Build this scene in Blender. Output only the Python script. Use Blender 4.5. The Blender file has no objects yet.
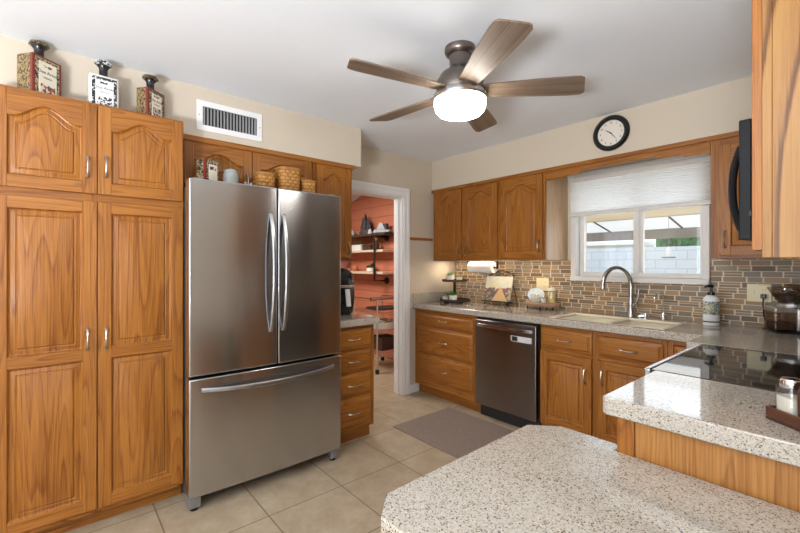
import bpy, bmesh, math, random
from mathutils import Vector, Matrix, Euler
random.seed(7)
PI = math.pi
C = bpy.context.scene.collection
SC = bpy.context.scene

# ------------------------------------------------------------------ camera
cam_d = bpy.data.cameras.new('camera')
cam_d.sensor_width = 36.0
cam_d.lens = 403.0 / 800 * 36
cam_d.shift_y = -2.7 / 800
cam_d.clip_start = 0.02
cam = bpy.data.objects.new('camera', cam_d)
C.objects.link(cam)
cam.location = (3.112, -3.425, 1.338)
cam.rotation_euler = (PI / 2, 0, math.radians(90 - 40.3))
SC.camera = cam

# ------------------------------------------------------------------ world, sun, exposure
w = bpy.data.worlds.new('daylight')
SC.world = w
w.use_nodes = True
bg = w.node_tree.nodes['Background']
bg.inputs[0].default_value = (0.80, 0.90, 1.0, 1)
bg.inputs[1].default_value = 1.25
sun_d = bpy.data.lights.new('sun', 'SUN')
sun_d.energy = 1.1
sun_d.angle = 0.01
sun_d.color = (1.0, 0.96, 0.9)
sun = bpy.data.objects.new('sun', sun_d)
C.objects.link(sun)
sun.rotation_euler = (math.radians(42), 0, math.radians(-25))

def area(name, loc, rot, sx, sy, power, col):
    d = bpy.data.lights.new(name, 'AREA')
    d.shape = 'RECTANGLE'
    d.size = sx
    d.size_y = sy
    d.energy = power
    d.color = col
    o = bpy.data.objects.new(name, d)
    C.objects.link(o)
    o.location = loc
    o.rotation_euler = rot
    return o
# fill added at the unseen family-room windows and under both rooms' ceilings
area('window_fill_rear', (2.2, -7.9, 1.35), (PI / 2, 0, 0), 3.6, 1.9, 45, (0.92, 0.96, 1.0))
area('window_fill_side', (7.4, -4.6, 1.35), (PI / 2, 0, PI / 2), 3.0, 1.9, 25, (0.92, 0.96, 1.0))
area('window_light_kitchen', (1.9, 0.30, 1.46), (-PI / 2, 0, 0), 0.85, 0.48, 1.8, (0.90, 0.95, 1.0))
area('breakfast_room_fill', (-1.3, -1.3, 2.40), (0, 0, 0), 0.7, 0.7, 46, (1.0, 0.95, 0.88))
area('family_room_fill', (2.6, -5.2, 2.42), (0, 0, 0), 1.6, 1.2, 20, (1.0, 0.96, 0.92))
# fill added behind the camera like a bounced flash, to brighten the ceiling
area('ceiling_bounce_fill', (3.4, -5.2, 0.75), (PI, 0, 0), 0.8, 0.8, 262, (0.90, 0.95, 1.0))
SC.view_settings.view_transform = 'Standard'
SC.view_settings.look = 'None'
SC.view_settings.gamma = 1
SC.view_settings.use_curve_mapping = False
SC.view_settings.exposure = 0.27

# ------------------------------------------------------------------ materials
MATS = {}
class NT:
    def __init__(s, name):
        s.m = bpy.data.materials.new(name)
        s.m.use_nodes = True
        s.t = s.m.node_tree
        s.b = s.t.nodes['Principled BSDF']
        s.out = s.t.nodes['Material Output']
        MATS[name] = s.m
    def n(s, kind, **kw):
        x = s.t.nodes.new('ShaderNode' + kind)
        for k, v in kw.items():
            if k == 'ins':
                for i, val in v.items():
                    s.set(x.inputs[i], val)
            else:
                setattr(x, k, v)
        return x
    def set(s, sock, val):
        if isinstance(val, bpy.types.NodeSocket):
            s.t.links.new(val, sock)
        else:
            sock.default_value = val
    def math(s, op, a, b=None, c=None):
        x = s.n('Math', operation=op)
        s.set(x.inputs[0], a)
        if b is not None: s.set(x.inputs[1], b)
        if c is not None: s.set(x.inputs[2], c)
        return x.outputs[0]
    def mix(s, f, a, b, blend='MIX'):
        x = s.n('Mix', data_type='RGBA', blend_type=blend)
        s.set(x.inputs[0], f)
        s.set(x.inputs[6], a if isinstance(a, bpy.types.NodeSocket) else tuple(a) + ((1,) if len(a) == 3 else ()))
        s.set(x.inputs[7], b if isinstance(b, bpy.types.NodeSocket) else tuple(b) + ((1,) if len(b) == 3 else ()))
        return x.outputs[2]
    def ramp(s, f, stops, interp='LINEAR'):
        x = s.n('ValToRGB')
        cr = x.color_ramp
        cr.interpolation = interp
        while len(cr.elements) < len(stops): cr.elements.new(0.5)
        for e, (p, c) in zip(cr.elements, stops):
            e.position = p
            e.color = tuple(c) + ((1,) if len(c) == 3 else ())
        s.set(x.inputs[0], f)
        return x.outputs[0]
    def noise(s, vec, scale, detail=2, rough=0.5, out=0):
        x = s.n('TexNoise')
        s.set(x.inputs['Vector'], vec)
        x.inputs['Scale'].default_value = scale
        x.inputs['Detail'].default_value = detail
        x.inputs['Roughness'].default_value = rough
        return x.outputs[out]
    def obj(s): return s.n('TexCoord').outputs['Object']
    def uv(s): return s.n('TexCoord').outputs['UV']
    def sep(s, v):
        x = s.n('SeparateXYZ'); s.set(x.inputs[0], v); return x.outputs
    def comb(s, a, b, c=0.0):
        x = s.n('CombineXYZ')
        for i, v in enumerate((a, b, c)): s.set(x.inputs[i], v)
        return x.outputs[0]
    def bump(s, h, strength=0.2, dist=0.002):
        x = s.n('Bump'); x.inputs['Strength'].default_value = strength; x.inputs['Distance'].default_value = dist
        s.set(x.inputs['Height'], h)
        s.t.links.new(x.outputs[0], s.b.inputs['Normal'])
    def base(s, c): s.set(s.b.inputs['Base Color'], c if isinstance(c, bpy.types.NodeSocket) else tuple(c) + (1,))
    def p(s, **kw):
        for k, v in kw.items(): s.set(s.b.inputs[k.replace('_', ' ')], v)

def plain(name, col, rough=0.5, metal=0.0, var=0.06, vs=30, **kw):
    t = NT(name)
    n = t.noise(t.obj(), vs, 3)
    lo = tuple(max(0, c * (1 - var)) for c in col)
    hi = tuple(min(1, c * (1 + var)) for c in col)
    t.base(t.mix(n, lo, hi))
    t.p(Roughness=rough, Metallic=metal, **kw)
    return t.m

def oak(name, light, mid, dark, rough=0.33, rings=16.0, wide=5.5, contrast=1.0):
    t = NT(name)
    u, v, _ = t.sep(t.uv())
    lo = t.comb(t.math('MULTIPLY', u, wide), t.math('MULTIPLY', v, 0.38))
    n1 = t.noise(lo, 1.0, 1.0, 0.4)
    ring = t.math('FRACT', t.math('MULTIPLY', n1, rings))
    ring = t.ramp(ring, [(0.0, (0.0, 0.0, 0.0)), (0.16, (0.5, 0.5, 0.5)), (0.5, (0.8, 0.8, 0.8)), (0.88, (1, 1, 1)), (1.0, (0.0, 0.0, 0.0))])
    st = t.noise(t.comb(t.math('MULTIPLY', u, 170), t.math('MULTIPLY', v, 3.0)), 1.0, 3, 0.65)
    pore = t.noise(t.comb(t.math('MULTIPLY', u, 420), t.math('MULTIPLY', v, 10.0)), 1.0, 1)
    pore = t.ramp(pore, [(0.34, (1, 1, 1)), (0.46, (0, 0, 0))])
    broad = t.noise(t.comb(t.math('MULTIPLY', u, 3.0), t.math('MULTIPLY', v, 0.7)), 1.3, 2)
    f = t.math('ADD', t.math('MULTIPLY', ring, 0.30 * contrast), t.math('MULTIPLY_ADD', st, 1.15, -0.2))
    f = t.math('ADD', f, t.math('MULTIPLY_ADD', broad, 0.55, -0.30 - 0.1 * contrast))
    col = t.ramp(f, [(0.15, dark), (0.55, mid), (1.0, light)])
    pm = t.math('MULTIPLY', pore, t.math('MULTIPLY_ADD', ring, -0.42, 0.47))
    col = t.mix(pm, col, tuple(c * 0.72 for c in dark))
    t.base(col)
    t.p(Roughness=rough, Coat_Weight=0.06, Coat_Roughness=0.3, Specular_IOR_Level=0.35)
    t.bump(st, 0.05, 0.001)
    return t.m

oak('oak', (0.475, 0.212, 0.046), (0.365, 0.136, 0.022), (0.19, 0.056, 0.008), rings=24, wide=7.0, contrast=0.95)
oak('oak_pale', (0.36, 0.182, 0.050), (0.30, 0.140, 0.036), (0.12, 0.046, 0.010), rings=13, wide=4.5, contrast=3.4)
oak('oak_window_lit', (0.72, 0.53, 0.34), (0.66, 0.46, 0.28), (0.52, 0.34, 0.19), rings=9, wide=4, contrast=0.8)  # paler oak: window light on the cabinet end put into its colour
oak('oak_panel', (0.50, 0.255, 0.08), (0.42, 0.19, 0.05), (0.25, 0.095, 0.022), rings=14, wide=12, contrast=0.95)
oak('driftwood', (0.30, 0.215, 0.15), (0.20, 0.14, 0.098), (0.11, 0.075, 0.052), rough=0.5, rings=8)
oak('walnut', (0.14, 0.05, 0.022), (0.085, 0.03, 0.014), (0.04, 0.014, 0.008), rough=0.35)
oak('dark_board', (0.11, 0.06, 0.04), (0.07, 0.04, 0.028), (0.035, 0.02, 0.015), rough=0.55)
oak('bark_slab', (0.55, 0.36, 0.24), (0.42, 0.25, 0.16), (0.25, 0.14, 0.09), rough=0.6)
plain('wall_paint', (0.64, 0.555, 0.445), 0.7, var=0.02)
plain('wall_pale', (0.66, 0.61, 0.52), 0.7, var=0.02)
plain('ceiling_paint', (0.81, 0.845, 0.90), 0.8, var=0.015)
plain('white_trim', (0.88, 0.88, 0.88), 0.35, var=0.02)
plain('vinyl', (0.73, 0.70, 0.66), 0.35, var=0.02)
plain('black_plastic', (0.012, 0.012, 0.013), 0.25)
plain('microwave_black', (0.010, 0.010, 0.011), 0.3, Specular_IOR_Level=0.15)
plain('black_matte', (0.014, 0.013, 0.012), 0.55)
plain('black_iron', (0.02, 0.018, 0.017), 0.45, 0.4)
plain('dark_gap', (0.01, 0.009, 0.008), 0.8)
plain('grey_metal', (0.30, 0.30, 0.31), 0.4, 0.7)
plain('fridge_side', (0.10, 0.10, 0.105), 0.45, 0.3)
plain('pewter', (0.50, 0.47, 0.43), 0.28, 1.0)
plain('chrome', (0.78, 0.78, 0.80), 0.12, 1.0)
plain('nickel', (0.50, 0.49, 0.48), 0.25, 1.0)
plain('grinder_steel', (0.62, 0.61, 0.60), 0.35, 0.85)
plain('handle_steel', (0.36, 0.36, 0.365), 0.33, 1.0)
plain('bronze', (0.20, 0.17, 0.15), 0.33, 0.9)
plain('white_ceramic', (0.80, 0.80, 0.78), 0.3, var=0.02)
plain('grey_ceramic', (0.36, 0.38, 0.36), 0.25)
plain('sink_cream', (0.90, 0.80, 0.60), 0.25, var=0.02)
plain('ivory', (0.80, 0.70, 0.44), 0.35, var=0.03)
plain('cream_paper', (0.78, 0.72, 0.58), 0.7)
plain('paper', (0.88, 0.87, 0.84), 0.85, var=0.02)
plain('leaf', (0.12, 0.30, 0.05), 0.5, var=0.5, vs=60)
plain('leaf_pale', (0.45, 0.55, 0.22), 0.5, var=0.3, vs=60)
plain('leaf_dark', (0.05, 0.11, 0.03), 0.5, var=0.5, vs=60)
plain('hedge_leaf', (0.06, 0.20, 0.07), 0.6, var=0.8, vs=14)
plain('soil', (0.04, 0.025, 0.015), 0.9)
plain('salt', (0.74, 0.68, 0.58), 0.8)
plain('beans', (0.06, 0.025, 0.012), 0.5, var=0.5, vs=120)
plain('cork', (0.62, 0.42, 0.20), 0.7, var=0.25, vs=90)
plain('pasta', (0.78, 0.55, 0.20), 0.6, var=0.35, vs=70)
plain('rim_splint', (0.42, 0.20, 0.05), 0.5, var=0.2)
plain('banana', (0.62, 0.38, 0.07), 0.55, var=0.35, vs=16)
plain('red_paint', (0.20, 0.03, 0.018), 0.4)
plain('terracotta', (0.45, 0.15, 0.07), 0.6)
plain('yellow_paint', (0.75, 0.50, 0.05), 0.5)
plain('pale_shelf', (0.66, 0.52, 0.40), 0.5)
plain('hull_grey', (0.42, 0.45, 0.50), 0.5, var=0.25, vs=18)
plain('castle_stone', (0.055, 0.045, 0.05), 0.7, var=0.4, vs=40)
plain('tan_beam', (0.62, 0.50, 0.32), 0.7)
plain('canopy_white', (0.85, 0.85, 0.84), 0.7)
plain('valance_grey', (0.34, 0.31, 0.27), 0.8, var=0.2, vs=3)
plain('concrete', (0.45, 0.43, 0.40), 0.9)
plain('label_white', (0.82, 0.82, 0.84), 0.45, var=0.03)
plain('ink', (0.03, 0.025, 0.02), 0.5)
plain('clock_face', (0.80, 0.74, 0.66), 0.5, var=0.03)
plain('silver_label', (0.62, 0.62, 0.63), 0.35)
plain('dark_brown', (0.06, 0.03, 0.018), 0.6)

def mk_brushed(name, col, rough, aniso=0.85):
    t = NT(name)
    x, y, z = t.sep(t.obj())
    n = t.noise(t.comb(t.math('MULTIPLY', x, 3), t.math('MULTIPLY', y, 3), t.math('MULTIPLY', z, 900)), 1.0, 2)
    t.base(t.mix(n, tuple(c * 0.93 for c in col), tuple(c * 1.05 for c in col)))
    tg = t.n('Tangent', direction_type='RADIAL', axis='Z')
    t.p(Metallic=1.0, Roughness=rough, Anisotropic=aniso, Anisotropic_Rotation=0.25, Tangent=tg.outputs[0])
    return t.m
mk_brushed('stainless', (0.51, 0.515, 0.53), 0.20)
mk_brushed('stainless_dark', (0.34, 0.315, 0.295), 0.28)

def mk_quartz():
    t = NT('quartz')
    o = t.obj()
    v = t.n('TexVoronoi', feature='F1'); t.set(v.inputs['Vector'], o); v.inputs['Scale'].default_value = 330
    r = t.sep(v.outputs['Color'])[0]
    c = t.ramp(r, [(0.0, (0.10, 0.07, 0.05)), (0.03, (0.26, 0.19, 0.13)), (0.08, (0.37, 0.33, 0.275)), (0.30, (0.44, 0.395, 0.335)), (0.62, (0.51, 0.465, 0.40))], 'CONSTANT')
    v2 = t.n('TexVoronoi', feature='F1'); t.set(v2.inputs['Vector'], o); v2.inputs['Scale'].default_value = 170
    r2 = t.sep(v2.outputs['Color'])[1]
    sel = t.math('MULTIPLY', t.math('LESS_THAN', r2, 0.22), t.math('LESS_THAN', v2.outputs['Distance'], 0.36))
    c = t.mix(sel, c, t.ramp(t.sep(v2.outputs['Color'])[2], [(0, (0.05, 0.03, 0.02)), (0.5, (0.20, 0.12, 0.06)), (0.8, (0.75, 0.72, 0.68))], 'CONSTANT'))
    t.base(c)
    t.p(Roughness=0.06, Specular_IOR_Level=0.8)
mk_quartz()

def mk_floor():
    t = NT('floor_tile')
    x, y, z = t.sep(t.obj())
    T = 0.45
    a = t.math('DIVIDE', t.math('ADD', x, -1.033 + T * 40), T)
    b = t.math('DIVIDE', t.math('ADD', y, 2.122 + T * 40), T)
    fa, fb = t.math('FRACT', a), t.math('FRACT', b)
    ea = t.math('MINIMUM', fa, t.math('SUBTRACT', 1.0, fa))
    eb = t.math('MINIMUM', fb, t.math('SUBTRACT', 1.0, fb))
    g = t.math('LESS_THAN', t.math('MINIMUM', ea, eb), 0.0075)
    wn = t.n('TexWhiteNoise', noise_dimensions='2D')
    t.set(wn.inputs['Vector'], t.comb(t.math('FLOOR', a), t.math('FLOOR', b)))
    n1 = t.noise(t.obj(), 7, 5, 0.6)
    n2 = t.noise(t.obj(), 40, 4, 0.6)
    f = t.math('ADD', t.math('MULTIPLY', n1, 0.7), t.math('MULTIPLY', n2, 0.3))
    c = t.ramp(f, [(0.3, (0.29, 0.215, 0.135)), (0.5, (0.37, 0.285, 0.19)), (0.7, (0.44, 0.355, 0.255))])
    c = t.mix(t.math('MULTIPLY', wn.outputs['Value'], 0.14), c, (0.36, 0.26, 0.16))
    c = t.mix(g, c, (0.15, 0.11, 0.075))
    t.base(c)
    t.p(Roughness=0.42)
    t.bump(t.math('SUBTRACT', 1.0, g), 0.3, 0.002)
mk_floor()

def mk_mosaic():
    t = NT('mosaic')
    x, y, z = t.sep(t.obj())
    H = 0.0368
    zz = t.math('DIVIDE', z, H)
    row = t.math('FLOOR', zz)
    fz = t.math('FRACT', zz)
    wr = t.n('TexWhiteNoise', noise_dimensions='1D'); t.set(wr.inputs['W'], row)
    r0, r1, r2 = t.sep(wr.outputs['Color'])
    s = t.math('SUBTRACT', x, y)
    L = t.math('MULTIPLY_ADD', r1, 0.03, 0.088)
    xx = t.math('DIVIDE', t.math('ADD', s, t.math('MULTIPLY_ADD', r0, 0.3, 5.0)), L)
    # alternate long and short pieces inside every pair
    pair = t.math('FRACT', t.math('MULTIPLY', xx, 0.5))
    cut = t.math('MULTIPLY_ADD', r2, 0.3, 0.35)
    second = t.math('GREATER_THAN', pair, cut)
    idn = t.math('ADD', t.math('MULTIPLY', t.math('FLOOR', t.math('MULTIPLY', xx, 0.5)), 2.0), second)
    e1 = t.math('ABSOLUTE', t.math('SUBTRACT', pair, cut))
    e2 = t.math('MINIMUM', pair, t.math('SUBTRACT', 1.0, pair))
    gx = t.math('LESS_THAN', t.math('MINIMUM', e1, e2), 0.022)
    sp = t.n('TexWhiteNoise', noise_dimensions='2D'); t.set(sp.inputs['Vector'], t.comb(t.math('ADD', idn, 91.3), row))
    split = t.math('LESS_THAN', sp.outputs['Value'], 0.33)
    upper = t.math('MULTIPLY', split, t.math('GREATER_THAN', fz, 0.52))
    row = t.math('MULTIPLY_ADD', upper, 0.37, row)
    ez = t.math('MINIMUM', fz, t.math('SUBTRACT', 1.0, fz))
    mid = t.math('MULTIPLY', split, t.math('LESS_THAN', t.math('ABSOLUTE', t.math('SUBTRACT', fz, 0.52)), 0.045))
    gz = t.math('MAXIMUM', t.math('LESS_THAN', ez, 0.058), mid)
    g = t.math('MAXIMUM', gx, gz)
    wn = t.n('TexWhiteNoise', noise_dimensions='2D'); t.set(wn.inputs['Vector'], t.comb(idn, row))
    c = t.ramp(wn.outputs['Value'], [(0.0, (0.20, 0.13, 0.075)), (0.16, (0.32, 0.19, 0.095)), (0.34, (0.235, 0.18, 0.125)), (0.48, (0.19, 0.16, 0.135)), (0.60, (0.39, 0.25, 0.14)), (0.76, (0.125, 0.09, 0.065)), (0.88, (0.29, 0.24, 0.19))], 'CONSTANT')
    st = t.noise(t.comb(t.math('MULTIPLY', s, 30), t.math('MULTIPLY', z, 220), t.math('MULTIPLY', idn, 3.3)), 1.0, 3)
    c = t.mix(t.math('MULTIPLY', st, 0.35), c, (0.44, 0.32, 0.20))
    c = t.mix(g, c, (0.70, 0.57, 0.41))
    t.base(c)
    t.p(Roughness=t.math('MULTIPLY_ADD', wn.outputs['Value'], 0.2, 0.32), Specular_IOR_Level=0.3)
    t.bump(t.math('SUBTRACT', 1.0, g), 0.5, 0.002)
mk_mosaic()

def mk_planks():
    t = NT('orange_siding')
    x, y, z = t.sep(t.obj())
    zz = t.math('DIVIDE', z, 0.155)
    fz = t.math('FRACT', zz)
    wn = t.n('TexWhiteNoise', noise_dimensions='1D'); t.set(wn.inputs['W'], t.math('FLOOR', zz))
    xx = t.math('FRACT', t.math('MULTIPLY_ADD', wn.outputs['Value'], 3.0, t.math('MULTIPLY', x, 0.8)))
    g = t.math('MAXIMUM', t.math('LESS_THAN', fz, 0.06), t.math('LESS_THAN', xx, 0.006))
    n = t.noise(t.comb(t.math('MULTIPLY', x, 4), y, t.math('MULTIPLY', z, 60)), 1.0, 3)
    c = t.mix(n, (0.50, 0.15, 0.080), (0.61, 0.215, 0.125))
    c = t.mix(t.math('MULTIPLY', wn.outputs['Value'], 0.3), c, (0.56, 0.22, 0.13))
    c = t.mix(g, c, (0.38, 0.10, 0.05))
    t.base(c); t.p(Roughness=0.6)
    t.bump(t.math('SUBTRACT', 1.0, g), 0.4, 0.004)
mk_planks()

def mk_block():
    t = NT('painted_block')
    x, y, z = t.sep(t.obj())
    br = t.n('TexBrick'); t.set(br.inputs['Vector'], t.comb(x, z))
    br.inputs['Scale'].default_value = 1.0
    br.inputs['Brick Width'].default_value = 0.42
    br.inputs['Row Height'].default_value = 0.205
    br.inputs['Mortar Size'].default_value = 0.008
    br.inputs['Color1'].default_value = (0.68, 0.74, 0.78, 1)
    br.inputs['Color2'].default_value = (0.64, 0.70, 0.75, 1)
    br.inputs['Mortar'].default_value = (0.48, 0.54, 0.60, 1)
    t.base(br.outputs[0]); t.p(Roughness=0.9)
mk_block()

def mk_mat():
    t = NT('woven_mat')
    x, y, z = t.sep(t.obj())
    wv = t.math('SINE', t.math('MULTIPLY', x, 900))
    wy = t.math('SINE', t.math('MULTIPLY', y, 900))
    f = t.math('MULTIPLY_ADD', t.math('MULTIPLY', wv, wy), 0.3, t.noise(t.obj(), 160, 4))
    t.base(t.ramp(f, [(0.2, (0.13, 0.092, 0.072)), (0.8, (0.28, 0.205, 0.165))])); t.p(Roughness=0.9)
    t.bump(f, 0.3, 0.002)
mk_mat()

def mk_glass(name, refl=0.07, tint=(1, 1, 1)):
    t = NT(name)
    tr = t.n('BsdfTransparent'); tr.inputs[0].default_value = tuple(tint) + (1,)
    gl = t.n('BsdfGlossy'); gl.inputs['Roughness'].default_value = 0.02
    mx = t.n('MixShader'); mx.inputs[0].default_value = refl
    t.t.links.new(tr.outputs[0], mx.inputs[1]); t.t.links.new(gl.outputs[0], mx.inputs[2])
    t.t.links.new(mx.outputs[0], t.out.inputs[0])
mk_glass('pane_glass', 0.05)
mk_glass('jar_glass', 0.16, (0.93, 0.95, 0.95))
mk_glass('smoke_plastic', 0.14, (0.72, 0.62, 0.54))

t = NT('cooktop_glass'); t.base((0.006, 0.006, 0.007)); t.p(Roughness=0.04, Specular_IOR_Level=0.75)
t.base(t.mix(t.noise(t.obj(), 9, 2), (0.005, 0.005, 0.006), (0.008, 0.008, 0.009)))

def mk_shade():
    t = NT('cellular_fabric')
    d = t.n('BsdfDiffuse'); d.inputs[0].default_value = (0.80, 0.78, 0.74, 1)
    s = t.n('BsdfTranslucent'); s.inputs[0].default_value = (0.98, 0.97, 0.95, 1)
    n = t.noise(t.obj(), 300, 2)
    t.set(d.inputs[0], t.mix(n, (0.88, 0.865, 0.83), (0.89, 0.875, 0.84)))
    mx = t.n('MixShader'); mx.inputs[0].default_value = 0.72
    t.t.links.new(d.outputs[0], mx.inputs[1]); t.t.links.new(s.outputs[0], mx.inputs[2])
    t.t.links.new(mx.outputs[0], t.out.inputs[0])
mk_shade()

def emit(name, col, strength):
    t = NT(name); t.base(col); t.p(Emission_Color=tuple(col) + (1,), Emission_Strength=strength, Roughness=0.4)
emit('lamp_glass', (1.0, 0.95, 0.87), 25.0)
emit('led_strip', (1.0, 0.84, 0.62), 30.0)

def ornament(name, cols, scale=85):
    t = NT(name)
    v = t.n('TexVoronoi', feature='F1'); t.set(v.inputs['Vector'], t.obj()); v.inputs['Scale'].default_value = scale
    k = len(cols)
    t.base(t.ramp(t.sep(v.outputs['Color'])[0], [(i / k, c) for i, c in enumerate(cols)], 'CONSTANT')); t.p(Roughness=0.3)
ornament('talavera_side', [(0.26, 0.20, 0.085), (0.06, 0.035, 0.02), (0.20, 0.14, 0.05), (0.13, 0.03, 0.015), (0.32, 0.25, 0.12)], 150)
ornament('talavera_border', [(0.03, 0.025, 0.02), (0.34, 0.26, 0.12), (0.05, 0.04, 0.03), (0.46, 0.37, 0.22)], 150)
ornament('stopper_glaze', [(0.10, 0.07, 0.035), (0.03, 0.02, 0.015), (0.26, 0.19, 0.09), (0.05, 0.035, 0.02)], 160)
ornament('talavera_flowers', [(0.70, 0.62, 0.48), (0.18, 0.05, 0.05), (0.70, 0.62, 0.48), (0.08, 0.06, 0.10), (0.45, 0.10, 0.05)], 120)
ornament('black_white_lace', [(0.80, 0.80, 0.80), (0.02, 0.02, 0.02), (0.80, 0.80, 0.80), (0.03, 0.03, 0.03)], 150)
ornament('black_border', [(0.015, 0.015, 0.015), (0.03, 0.03, 0.03), (0.7, 0.7, 0.7), (0.02, 0.02, 0.02), (0.02, 0.02, 0.02)], 150)
ornament('soap_art', [(0.10, 0.09, 0.05), (0.55, 0.46, 0.14), (0.28, 0.40, 0.50), (0.15, 0.20, 0.22), (0.60, 0.60, 0.45)], 160)
ornament('plate_print', [(0.72, 0.78, 0.79), (0.66, 0.74, 0.76), (0.76, 0.80, 0.80)], 40)

def mk_wicker():
    t = NT('wicker')
    u, v, _ = t.sep(t.uv())
    row = t.math('FLOOR', t.math('DIVIDE', v, 0.022))
    ph = t.math('MULTIPLY', t.math('MODULO', row, 2.0), 0.5)
    fx = t.math('FRACT', t.math('ADD', t.math('DIVIDE', u, 0.036), ph))
    fz = t.math('FRACT', t.math('DIVIDE', v, 0.022))
    h = t.math('MULTIPLY', t.math('SINE', t.math('MULTIPLY', fx, PI)), t.math('SINE', t.math('MULTIPLY', fz, PI)))
    n = t.noise(t.comb(t.math('MULTIPLY', u, 60), t.math('MULTIPLY', v, 200)), 1.0, 2)
    c = t.ramp(h, [(0.02, (0.22, 0.085, 0.016)), (0.25, (0.45, 0.20, 0.04)), (0.9, (0.56, 0.28, 0.065))])
    t.base(t.mix(t.math('MULTIPLY', n, 0.4), c, (0.35, 0.15, 0.03))); t.p(Roughness=0.5)
    t.bump(h, 0.8, 0.006)
mk_wicker()

def mk_bookcover():
    t = NT('book_cover')
    x, y, z = t.sep(t.obj())
    n = t.noise(t.obj(), 22, 3)
    v = t.n('TexVoronoi', feature='F1'); t.set(v.inputs['Vector'], t.obj()); v.inputs['Scale'].default_value = 55
    r = t.sep(v.outputs['Color'])[0]
    food = t.ramp(r, [(0, (0.16, 0.15, 0.19)), (0.2, (0.36, 0.12, 0.08)), (0.4, (0.56, 0.33, 0.16)), (0.55, (0.22, 0.14, 0.12)), (0.75, (0.30, 0.32, 0.16)), (0.88, (0.60, 0.45, 0.30))], 'CONSTANT')
    path = t.math('LESS_THAN', t.math('ABSOLUTE', t.math('ADD', x, -0.03)), t.math('MULTIPLY_ADD', z, -0.6, 0.085))
    food = t.mix(path, food, (0.74, 0.50, 0.25))
    sky = t.mix(t.ramp(n, [(0.45, (0, 0, 0)), (0.62, (1, 1, 1))]), (0.78, 0.76, 0.66), (0.80, 0.70, 0.40))
    lim = t.math('MULTIPLY_ADD', n, 0.10, 0.075)
    t.base(t.mix(t.math('GREATER_THAN', z, lim), food, sky)); t.p(Roughness=0.35)
mk_bookcover()
M = MATS

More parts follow.
